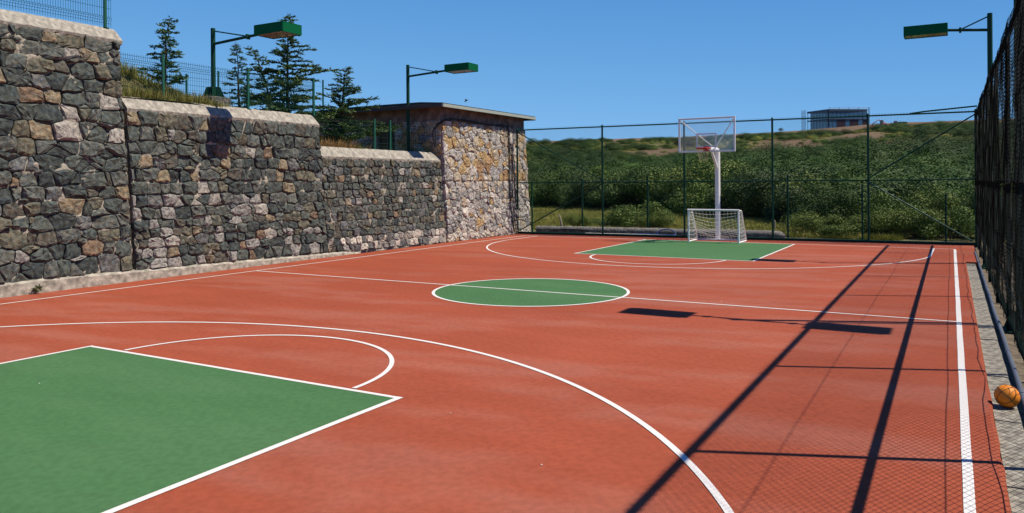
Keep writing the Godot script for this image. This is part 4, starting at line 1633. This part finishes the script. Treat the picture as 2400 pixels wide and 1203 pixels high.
func make_grass():
	rng.seed = 77
	var green := tuft_mesh(26, 0.30, 0.10, [Vector3(0.22, 0.26, 0.06), Vector3(0.34, 0.32, 0.10), Vector3(0.46, 0.39, 0.17), Vector3(0.15, 0.22, 0.05)])
	var dry := tuft_mesh(30, 0.34, 0.12, [Vector3(0.40, 0.22, 0.075), Vector3(0.50, 0.30, 0.12), Vector3(0.33, 0.16, 0.055), Vector3(0.46, 0.33, 0.16)])
	var xf := []
	var cols := []
	for i in 8000:
		var x := -8.66 - 5.5 * pow(rng.randf(), 1.7)
		var d := rng.randf_range(-7.5, 3.4)
		if d < -2.7 and x > -9.6: continue
		var s := rng.randf_range(0.4, 0.95) * lerpf(1.0, 0.5, smoothstep(-0.2, 1.6, d))
		xf.append(Transform3D(Basis(Vector3.UP, rng.randf() * TAU).scaled(Vector3(s, s * rng.randf_range(0.8, 1.4), s)), V(x, upper(x, d) - 0.02, d)))
		var v := rng.randf_range(0.7, 1.15)
		cols.append(Color(v, v, v))
	scatter("grass", green, xf, cols, "green and straw coloured grass on the bank behind the middle wall", "grass")
	xf = []
	cols = []
	for i in 2200:
		var x := -8.85 - 2.6 * pow(rng.randf(), 1.3)
		var d := rng.randf_range(3.3, 7.4)
		var s := rng.randf_range(0.6, 1.55) * lerpf(1.0, 0.4, smoothstep(5.0, 6.6, d))
		xf.append(Transform3D(Basis(Vector3.UP, rng.randf() * TAU).scaled(Vector3(s, s, s)), V(x, upper(x, d) - 0.02, d)))
		var v := rng.randf_range(0.75, 1.15)
		cols.append(Color(v, v, v))
	scatter("dry_grass", dry, xf, cols, "dry brown grass above the lowest stone wall", "grass")
	# meadow beyond the fence
	xf = []
	cols = []
	for i in 9000:
		var az := rng.randf_range(-31.0, -3.0)
		var r0 := lerp_table(FOOT, az)
		var r := lerpf(27.5, r0 + 3.0, rng.randf())
		var p := spot(az, r)
		if p.y < 16.6: continue
		var s := rng.randf_range(0.5, 1.1)
		xf.append(Transform3D(Basis(Vector3.UP, rng.randf() * TAU).scaled(Vector3(s * 1.5, s * 0.8, s * 1.5)), V(p.x, land(p.x, p.y) - 0.02, p.y)))
		var v := rng.randf_range(0.55, 0.95)
		cols.append(Color(v * 1.25, v * 1.2, v * 0.9))
	scatter("meadow_grass", green, xf, cols, "rough green meadow grass beyond the far fence", "grass")

# a shrub of many leaves in uneven clumps round its stems
func shrub_parts(parent: Node, h: float, w: float, leaves: int, size: float, tones: Array, sd: int):
	rng.seed = sd
	var st := SurfaceTool.new()
	st.begin(Mesh.PRIMITIVE_TRIANGLES)
	var stems := mb()
	var lobes := []
	for i in 13:
		var a := i * 2.4 + rng.randf()
		var r := w * 0.5 * sqrt(rng.randf()) * 0.95
		var y := h * rng.randf_range(0.25, 0.84) * (1.0 - 0.35 * r / (w * 0.5))
		var c := Vector3(cos(a) * r, y, sin(a) * r)
		lobes.append([c, rng.randf_range(0.20, 0.34) * minf(h, w)])
		tube(stems, [Vector3(cos(a) * 0.05, -0.1, sin(a) * 0.05), c * Vector3(0.5, 0.55, 0.5), c], 0.02 * h / 2.0 + 0.006, 4, 0.004, false)
	for i in leaves:
		var lb: Array = lobes[i % lobes.size()]
		var o := rand_dir()
		var rr: float = lb[1] * pow(rng.randf(), 0.4) * (1.0 + 0.35 * nz(o.x * 2 + i % 13, o.y * 2, o.z * 2))
		var p: Vector3 = lb[0] + o * Vector3(1, 0.9, 1) * rr
		if p.y < 0.02: p.y = rng.randf() * 0.2
		var d := rand_dir()
		d = (d - o * d.dot(o) * 0.6 + o * 0.25 + Vector3(0, 0.1, 0)).normalized() * size * rng.randf_range(0.6, 1.4)
		var c: Vector3 = tones[(i * 7) % tones.size()] * rng.randf_range(0.85, 1.7)
		blade(st, p, d, d.cross(o + rand_dir() * 0.6).normalized() * size * 0.32, Color(c.x, c.y, c.z))
	st.generate_normals()
	var m := st.commit()
	m.surface_set_material(0, M.leaf)
	var f := MeshInstance3D.new()
	f.mesh = m
	f.name = "foliage"
	parent.add_child(f, true)
	obj("stem", stems, M.bark, parent)

const ORDINAL := ["first", "second", "third", "fourth", "fifth", "sixth", "seventh", "eighth", "ninth", "tenth", "eleventh", "twelfth", "thirteenth", "fourteenth", "fifteenth", "sixteenth", "seventeenth", "eighteenth"]

func make_shrubs():
	var protos := []
	var tones := [
		[Vector3(0.084, 0.128, 0.027), Vector3(0.059, 0.100, 0.022), Vector3(0.118, 0.160, 0.034)],
		[Vector3(0.046, 0.080, 0.021), Vector3(0.035, 0.064, 0.018), Vector3(0.067, 0.104, 0.026)],
		[Vector3(0.109, 0.148, 0.032), Vector3(0.143, 0.176, 0.041), Vector3(0.084, 0.120, 0.027)],
		[Vector3(0.042, 0.068, 0.024), Vector3(0.059, 0.080, 0.034), Vector3(0.034, 0.060, 0.021)]]
	var kinds := ["leafy mid green shrub", "dark green shrub", "bright yellowish green shrub", "dense dull green shrub"]
	for k in 4:
		var t := thing("shrub", "", "shrub", V(0, 0, 20), "")
		shrub_parts(t, 2.0, 2.4, 11000, 0.068, tones[k], 500 + k)
		protos.append(t)
	rng.seed = 4242
	# [x, d, height scale, width scale, kind, where]
	var list := [
		[-5.0, 19.3, 0.78, 1.0, 0, "behind the far fence, between its second and third post"], [-4.15, 18.6, 0.50, 0.62, 2, "low in front of the mid fence shrub, left of the goal"],
		[-6.2, 19.6, 0.46, 0.6, 3, "small, behind the second fence post from the left"], [-7.6, 18.4, 0.42, 0.5, 2, "small, behind the far fence near the stone building"], [-7.0, 20.0, 0.34, 0.6, 0, "low, near the dead stump behind the far fence"],
		[2.35, 18.4, 0.52, 0.85, 2, "right behind the fence, just right of the long log's end"], [3.4, 18.0, 0.42, 0.9, 0, "low behind the second last bay of the far fence"], [3.0, 20.8, 0.9, 1.0, 1, "dark and tall behind the second last bay of the far fence"],
		[4.5, 18.2, 0.60, 0.8, 2, "close behind the second last post of the far fence"], [4.9, 20.5, 1.0, 1.05, 0, "behind the last bay, left half, above the brace"], [5.7, 18.3, 0.66, 0.85, 2, "close behind the last bay under the sloping brace"],
		[6.6, 18.0, 0.74, 0.9, 0, "close behind the far right corner of the fences"], [6.4, 20.8, 1.0, 1.0, 2, "behind the last bay near the corner post"], [7.8, 19.0, 0.9, 1.0, 1, "outside the corner where both fences meet"],
		[1.9, 22.5, 0.95, 1.1, 1, "dark, at the right end of the meadow"], [3.9, 23.4, 1.15, 1.1, 3, "second row behind the fourth bay"], [5.7, 23.5, 1.1, 1.2, 1, "dark, second row behind the last bay"], [7.6, 23.0, 1.2, 1.2, 0, "second row beyond the fence corner"],
		[0.5, 26.0, 1.05, 1.2, 3, "at the meadow's edge right of the goal"], [2.4, 26.4, 1.25, 1.2, 0, "third row above the dark gap"], [9.3, 21.0, 1.2, 1.2, 3, "outside the side fence beyond the corner"], [9.6, 26.0, 1.3, 1.3, 2, "further outside the side fence, seen through the mesh"]]
	for i in list.size():
		var q = list[i]
		var lab: String = kinds[q[4]] + " " + q[5]
		var s := Vector3(q[3], q[2], q[3])
		var at := V(q[0], land(q[0], q[1]) - 0.03, q[1])
		if i < 4 and protos[q[4]].get_meta("label", "") == "":
			pass
		dup(protos[q[4]], "shrub", lab, at, rng.randf() * TAU, s, "shrubs behind the far fence")
	# the edge of the thicket along the meadow
	var n := [0, 0]
	var az := -30.2
	while az < -6.5:
		var r0 := lerp_table(FOOT, az)
		for row in 2:
			var p := spot(az + rng.randf_range(-0.5, 0.5) + row * 0.9, r0 + 0.8 + row * 3.4 + rng.randf_range(-0.6, 0.8))
			var k: int = [1, 3, 0, 1][rng.randi() % 4] if row == 0 else [0, 2, 3, 0][rng.randi() % 4]
			var s := rng.randf_range(1.15, 1.75) * (1.0 + 0.15 * row)
			dup(protos[k], "shrub", "%s, %s from the left in the meadow thicket's %s row" % [kinds[k], ORDINAL[n[row]], ["front", "back"][row]], V(p.x, land(p.x, p.y) - 0.1, p.y), rng.randf() * TAU, Vector3(s * 1.15, s * rng.randf_range(0.85, 1.15), s * 1.15), "thicket along the meadow's far edge")
			n[row] += 1
		az += 1.75 * 40.0 / r0 * 1.25
	for p in protos:
		remove_child(p)
		p.queue_free()

func clump_mesh(n: int, size: float, sd: int) -> ArrayMesh:
	rng.seed = sd
	var st := SurfaceTool.new()
	st.begin(Mesh.PRIMITIVE_TRIANGLES)
	for i in n:
		var o := rand_dir()
		if o.y < -0.25: o.y = -o.y
		var lobe := 0.78 + 0.32 * nz(o.x * 1.8 + sd, o.y * 1.8, o.z * 1.8)
		var p := o * lobe * pow(rng.randf(), 0.22)
		var d := rand_dir()
		d = (d - o * d.dot(o) * 0.75 + o * 0.1).normalized() * size * rng.randf_range(0.6, 1.5)
		var v := rng.randf_range(0.7, 1.3)
		blade(st, p, d, d.cross(o + rand_dir() * 0.5).normalized() * size * 0.36, Color(v, v, v * 0.9))
	st.generate_normals()
	var m := st.commit()
	m.surface_set_material(0, M.leaf)
	return m

func make_hillside():
	var meshes := [clump_mesh(5000, 0.040, 61), clump_mesh(3000, 0.055, 62)]
	rng.seed = 909
	for k in 2:
		var xf := []
		var cols := []
		for i in [5200, 6000][k]:
			var az := rng.randf_range(-33.0, 9.0)
			var r0 := lerp_table(FOOT, az)
			var r := sqrt(lerpf(pow(r0 + 5.0, 2.0), pow(302.0, 2.0), pow(rng.randf(), 1.25)))
			var p := spot(az, r)
			var n1 := nz(p.x * 0.03, p.y * 0.03, 3.0)
			var n2 := nz(p.x * 0.05, p.y * 0.05, 21.0)
			var crest: float = 292.0 + 16.0 * n1 - 34.0 * smoothstep(-9.5, -7.5, az) * smoothstep(1.5, -1.5, az)
			if r > crest: continue
			if patch(az, r) + 0.5 * nz(p.x * 0.2, p.y * 0.2, 5.0) < (1.2 if k == 0 else 1.0) and rng.randf() < 0.95: continue
			if n1 > 0.28 and r > 110.0 and rng.randf() < 0.5: continue
			var s := 0.0
			if k == 0:     # taller dark bushes in groups
				if n2 < lerpf(-0.05, 0.12, smoothstep(60.0, 190.0, r)) and rng.randf() < 0.93: continue
				s = rng.randf_range(1.2, 2.6)
			else:
				s = 0.40 + 0.9 * pow(rng.randf(), 2.5)
			if az < -23.0 and r > 110.0: s *= 1.35
			s *= lerpf(1.0, 0.72, smoothstep(225.0, 270.0, r))
			s *= lerpf(0.85, 1.2, smoothstep(40.0, 150.0, r))
			if k == 0 and r < 120.0: s *= 1.45
			xf.append(Transform3D(Basis(Vector3.UP, rng.randf() * TAU).scaled(Vector3(s * 1.2, s * rng.randf_range(0.55, 0.95), s * 1.2)), V(p.x, land(p.x, p.y) + 0.1 * s, p.y)))
			var c := Vector3(0.040, 0.088, 0.018).lerp(Vector3(0.070, 0.128, 0.024), rng.randf())
			if k == 1:
				c = Vector3(0.090, 0.145, 0.025).lerp(Vector3(0.25, 0.245, 0.055), clampf(0.4 + n2 * 1.4 + rng.randf_range(-0.4, 0.4), 0, 1))
				if rng.randf() < 0.12: c = c.lerp(Vector3(0.24, 0.19, 0.07), 0.6)
			c *= (1.0 + 0.5 * n1 + 0.35 * nz(p.x * 0.11, p.y * 0.11, 50.0)) * rng.randf_range(0.8, 1.25) * (0.85 if k == 0 else 1.3)
			if az < -23.0: c *= 0.85
			cols.append(Color(c.x, c.y, c.z))
		scatter("hillside_scrub", meshes[k], xf, cols, ["dark green taller bushes in groups over the far hillside", "low lighter green scrub covering the far hillside"][k], "scrub")
	# single trees standing up on the skyline
	var trees := [[-25.0, 285.0, 1.15, "pair of round trees on the skyline left, the left one"], [-24.2, 288.0, 0.95, "pair of round trees on the skyline left, the right one"], [-28.0, 225.0, 2.2, "tall dark tree at the left end of the hillside beside the building"], [-26.9, 235.0, 1.8, "dark tree on the skyline next to the stone building"], [-18.2, 292.0, 0.8, "small tree on the bare ridge behind the backboard"], [-13.6, 295.0, 0.9, "bushy tree on the ridge right of the backboard"], [-10.45, 318.0, 1.25, "lone round tree on the ridge left of the unfinished building"]]
	var proto: Node3D = null
	for q in trees:
		var p := spot(q[0], q[1])
		var at := V(p.x, land(p.x, p.y), p.y)
		var t := thing("ridge_tree", q[3], "tree", at, "single trees on the skyline")
		var st := mb()
		tube(st, [Vector3(0, -0.5, 0), Vector3(0.1, q[2] * 0.9, 0)], q[2] * 0.09, 6, q[2] * 0.04)
		obj("trunk", st, M.bark, t)
		var c := MeshInstance3D.new()
		c.name = "crown"
		var mm: ArrayMesh = clump_mesh(1500, 0.09, 300 + int(q[1]))
		var lm: StandardMaterial3D = M.leaf.duplicate()
		lm.albedo_color = lin(0.045, 0.07, 0.024)
		mm.surface_set_material(0, lm)
		c.mesh = mm
		c.position = Vector3(0, q[2] * 0.45, 0)
		c.scale = Vector3(q[2] * 1.0, q[2] * 0.85, q[2] * 1.0)
		t.add_child(c)

# ------------------------------------------------------------------ unfinished building on the ridge
func make_hill_building():
	var p0 := Vector2(-34.3, 306.0)       # near corner
	var pr := Vector2(-21.4, 315.5)       # right corner
	var pl := Vector2(-43.3, 314.0)       # left corner
	var y0 := 22.2
	var o := V(p0.x, y0, p0.y)
	var b := thing("unfinished_building", "two storey glass and steel building under construction on the ridge", "building", o)
	var ur := V(pr.x - p0.x, 0, pr.y - p0.y)
	var ul := V(pl.x - p0.x, 0, pl.y - p0.y)
	var H := 7.3
	for k in 3:
		var st := mb()
		var y := [0.1, 3.7, H - 0.15][k] as float
		var t := [0.3, 0.4, 0.7][k] as float
		var c := [Vector3.ZERO, ur, ur + ul, ul]
		for q in [0.0, t]:
			quad(st, c[0] + Vector3(0, y + q - t / 2, 0), c[1] + Vector3(0, y + q - t / 2, 0), c[2] + Vector3(0, y + q - t / 2, 0), c[3] + Vector3(0, y + q - t / 2, 0), Vector3(0, 1 if q > 0 else -1, 0))
		for i in 4:
			var a: Vector3 = c[i] + Vector3(0, y - t / 2, 0)
			var e: Vector3 = c[(i + 1) % 4] + Vector3(0, y - t / 2, 0)
			quad(st, a, e, e + Vector3(0, t, 0), a + Vector3(0, t, 0), (a + e) / 2 - (ur + ul) / 2)
		obj(["floor", "floor", "roof"][k], st, M.steel, b)
	for side in 2:
		var u := ur if side == 0 else ul
		var inn := (ul if side == 0 else ur).normalized()
		var n := 9 if side == 0 else 7
		for i in n + 1:
			var a := u * (float(i) / n)
			var st := mb()
			bar(st, a + inn * 0.3, a + inn * 0.3 + Vector3(0, H, 0), 0.12, 6)
			obj("column", st, M.steel, b)
			if i == n: break
			for lv in 2:
				var y := 0.3 + lv * 3.65
				var e := u * (float(i + 1) / n)
				if side == 1 and i > 5: continue
				st = mb()
				quad(st, a + inn * 0.15 + Vector3(0, y, 0), e + inn * 0.15 + Vector3(0, y, 0), e + inn * 0.15 + Vector3(0, y + 3.2, 0), a + inn * 0.15 + Vector3(0, y + 3.2, 0), -inn)
				var red := side == 0 and lv == 0 and i in [2, 3, 5, 6, 8]
				obj("panel" if red else "glass_pane", st, M.rust if red else M.farglass, b)
	# scaffolding
	var st := mb()
	for i in 5:
		var a := ul * (1.0 + 0.05 * i) - ur.normalized() * 0.6
		bar(st, a, a + Vector3(0, H + 0.9, 0), 0.07, 4)
	for k in 6:
		bar(st, ul - ur.normalized() * 0.6 + Vector3(0, 1.3 * k + 0.6, 0), ul * 1.2 - ur.normalized() * 0.6 + Vector3(0, 1.3 * k + 0.6, 0), 0.05, 4)
	for i in 2:
		var a := ur * (1.0 + 0.03 + 0.03 * i)
		bar(st, a, a + Vector3(0, H + 0.8, 0), 0.08, 4)
	for q in [0.3, 0.85]:
		bar(st, -ul.normalized() * 0.5 + Vector3(0, H + q, 0), ur * 1.06 - ul.normalized() * 0.5 + Vector3(0, H + q, 0), 0.05, 4)
	for i in 5:
		var a := ur * (i / 4.0) - ul.normalized() * 0.5
		bar(st, a + Vector3(0, 0.0 if i == 0 else H - 1, 0), a + Vector3(0, H + 0.9, 0), 0.07, 4)
	obj("scaffolding", st, M.steel, b)
	# site machines
	var q := spot(-3.9, 290.0)
	var e := thing("excavator", "small reddish excavator on the bare ridge beside the unfinished building", "excavator", V(q.x, land(q.x, q.y), q.y))
	st = mb()
	box(st, Vector3(0, 0.9, 0), Vector3(2.6, 0.9, 1.8), 0.15)
	obj("body", st, M.yellow, e)
	st = mb()
	box(st, Vector3(-0.6, 1.9, 0.2), Vector3(1.1, 1.2, 1.2), 0.12)
	obj("cab", st, M.grey, e)
	st = mb()
	for s in [-1, 1]:
		box(st, Vector3(0, 0.3, s * 0.9), Vector3(2.8, 0.55, 0.45), 0.2)
	obj("tracks", st, M.black, e)
	st = mb()
	tube(st, [Vector3(0.8, 1.2, 0), Vector3(-1.6, 2.6, 0), Vector3(-3.4, 1.4, 0), Vector3(-3.6, 0.4, 0)], 0.2, 6, 0.14)
	obj("boom", st, M.yellow, e)
	q = spot(-2.9, 284.0)
	e = thing("site_truck", "small dark truck parked on the bare ridge right of the excavator", "truck", V(q.x, land(q.x, q.y), q.y))
	st = mb()
	box(st, Vector3(0.6, 1.3, 0), Vector3(2.6, 1.0, 1.8), 0.1)
	obj("load_bed", st, M.rust, e)
	st = mb()
	box(st, Vector3(-1.4, 1.4, 0), Vector3(1.2, 1.7, 1.8), 0.15)
	obj("cab", st, M.grey, e)
	for s in [-1.4, 0.2, 1.4]:
		for z in [-0.85, 0.85]:
			st = mb()
			tube(st, [Vector3(s, 0.42, z - 0.15), Vector3(s, 0.42, z + 0.15)], 0.42, 10)
			obj("wheel", st, M.black, e)

# ------------------------------------------------------------------ odds and ends
func make_small_things():
	rng.seed = 31
	# long rough grey log behind the far fence
	var st := mb()
	st.set_smooth_group(0)
	var rings := []
	var n := 60
	for i in n + 1:
		var q := float(i) / n
		var x := lerpf(-7.75, 1.75, q)
		var d := lerpf(14.95, 15.25, q)
		var r := 0.165 * (1.0 + 0.12 * nz(x * 1.6, 1.0))
		if q > 0.97: r *= sqrt(maxf(0.05, 1.0 - pow((q - 0.97) / 0.03, 2.0)))
		var ring := []
		for k in 12:
			var a := TAU * k / 12
			var rr := r * (1.0 + 0.10 * nz(x * 3.0, cos(a) * 1.5, sin(a) * 1.5))
			ring.append(V(x, 0.10 + rr * sin(a), d + rr * 1.25 * cos(a)))
		rings.append(ring)
	for i in n:
		for k in 12:
			var k2 := (k + 1) % 12
			var c := V(lerpf(-7.75, 1.75, float(i) / n), 0.10, 15.1)
			quad(st, rings[i][k], rings[i + 1][k], rings[i + 1][k2], rings[i][k2], (rings[i][k] - c) * Vector3(0, 1, 1))
	tag(obj("grey_log", st, M.log, self), "long rough grey log lying on the ground behind the far fence", "log")
	# pale strip and hoses on the ground
	st = mb()
	tube(st, [V(-5.5, 0.03, 14.42), V(-3.2, 0.035, 14.50), V(-1.7, 0.03, 14.48)], 0.03, 8)
	tag(obj("white_pipe", st, M.white, self), "white pipe on the ground along the foot of the far fence", "pipe")
	var hose := func(cx, cd, rx, rd, turns, r, y, tilt):
		var pts := []
		for i in int(turns * 28):
			var a: float = TAU * i / 28.0
			var k: float = 1.0 + 0.05 * nz(i * 0.2, cx)
			pts.append(V(cx + rx * k * cos(a), y + tilt * maxf(0.0, sin(a)) + 0.004 * i / 28.0, cd + rd * k * sin(a)))
		var s := mb()
		tube(s, pts, r, 6)
		return s
	tag(obj("hose", hose.call(-6.2, 14.55, 0.95, 0.20, 3.0, 0.018, 0.05, 0.10), M.black, self), "black hose lying in flat loops behind the far fence's left bay", "hose")
	tag(obj("hose", hose.call(-2.3, 14.62, 0.36, 0.10, 2.2, 0.02, 0.05, 0.20), M.blue, self), "blue hose coil standing against the log, left of the goal", "hose")
	tag(obj("hose", hose.call(-3.1, 14.6, 0.5, 0.12, 1.3, 0.014, 0.04, 0.03), M.blue, self), "blue hose end lying flat beside the standing coil", "hose")
	# stumps in the meadow
	st = mb()
	tube(st, [V(-7.62, -0.1, 16.9), V(-7.66, 0.3, 16.9), V(-7.78, 0.62, 16.95)], 0.055, 6, 0.03)
	tag(obj("dead_stump", st, M.dead, self), "pale dead stump behind the far fence near the stone building", "stump")
	st = mb()
	tube(st, [V(0.55, -0.1, 19.5), V(0.56, 0.42, 19.5)], 0.05, 6, 0.045)
	tag(obj("wooden_stake", st, M.dead, self), "short wooden stake in the meadow right of the goal", "stake")
	# weed in the footing
	var w := thing("weed", "small weed growing from the concrete footing at the left", "weed", V(-7.96, 0.02, -4.45))
	st = SurfaceTool.new()
	st.begin(Mesh.PRIMITIVE_TRIANGLES)
	for i in 60:
		var d := (Vector3(0.7, 0.7, 0) + rand_dir()).normalized() * rng.randf_range(0.04, 0.11)
		var g := rng.randf_range(0.6, 1.3)
		blade(st, rand_dir() * 0.05 + Vector3(0.02, 0.05, 0), d, d.cross(rand_dir()).normalized() * 0.012, Color(0.10 * g, 0.12 * g, 0.04 * g))
	obj("leaves", st, M.leaf, w)
	st = mb()
	tube(st, [Vector3(0, -0.03, 0), Vector3(0.03, 0.06, 0)], 0.005, 4)
	obj("stem", st, M.bark, w)
	# a bird over the roof
	var b := thing("bird", "small dark bird flying above the roof of the stone building", "bird", V(-15.2, 6.28, 21.2))
	st = mb()
	tube(st, [Vector3(-0.12, 0, 0), Vector3(-0.05, 0.01, 0), Vector3(0.05, 0.01, 0), Vector3(0.12, 0.0, 0)], 0.025, 6, 0.006)
	obj("body", st, M.black, b)
	for s in [-1.0, 1.0]:
		st = mb()
		var k := [Vector3(0.05, 0.01, 0), Vector3(-0.05, 0.01, 0), Vector3(-0.06, 0.09, 0.12 * s), Vector3(-0.12, 0.07, 0.26 * s), Vector3(0.0, 0.09, 0.13 * s)]
		quad(st, k[0], k[1], k[2], k[4], Vector3.UP)
		tri(st, k[4], k[2], k[3], Vector3.UP)
		obj("wing", st, M.black, b)
	b.rotation = Vector3(0.3, 0.6, 0.4)
	# scraps on the court
	for q in [[-1.25, -8.05, "tiny pale scrap on the red court inside the near free throw arc's right side"], [2.95, -6.9, "tiny pale scrap on the red court right of the green key's corner"], [3.4, 0.35, "tiny pale scrap beside the middle line right of the green circle"], [-5.6, -1.9, "tiny pale scrap on the red court near the left side line"], [4.2, -7.6, "tiny pale scrap between the near arc and the fence shadow"]]:
		st = mb()
		box(st, Vector3.ZERO, Vector3(rng.randf_range(0.012, 0.02), 0.004, rng.randf_range(0.006, 0.01)), 0.001)
		var o := obj("scrap", st, M.net, self, V(q[0], 0.0065, q[1]))
		o.rotation.y = rng.randf() * TAU
		tag(o, q[2], "litter", "scraps scattered on the court")
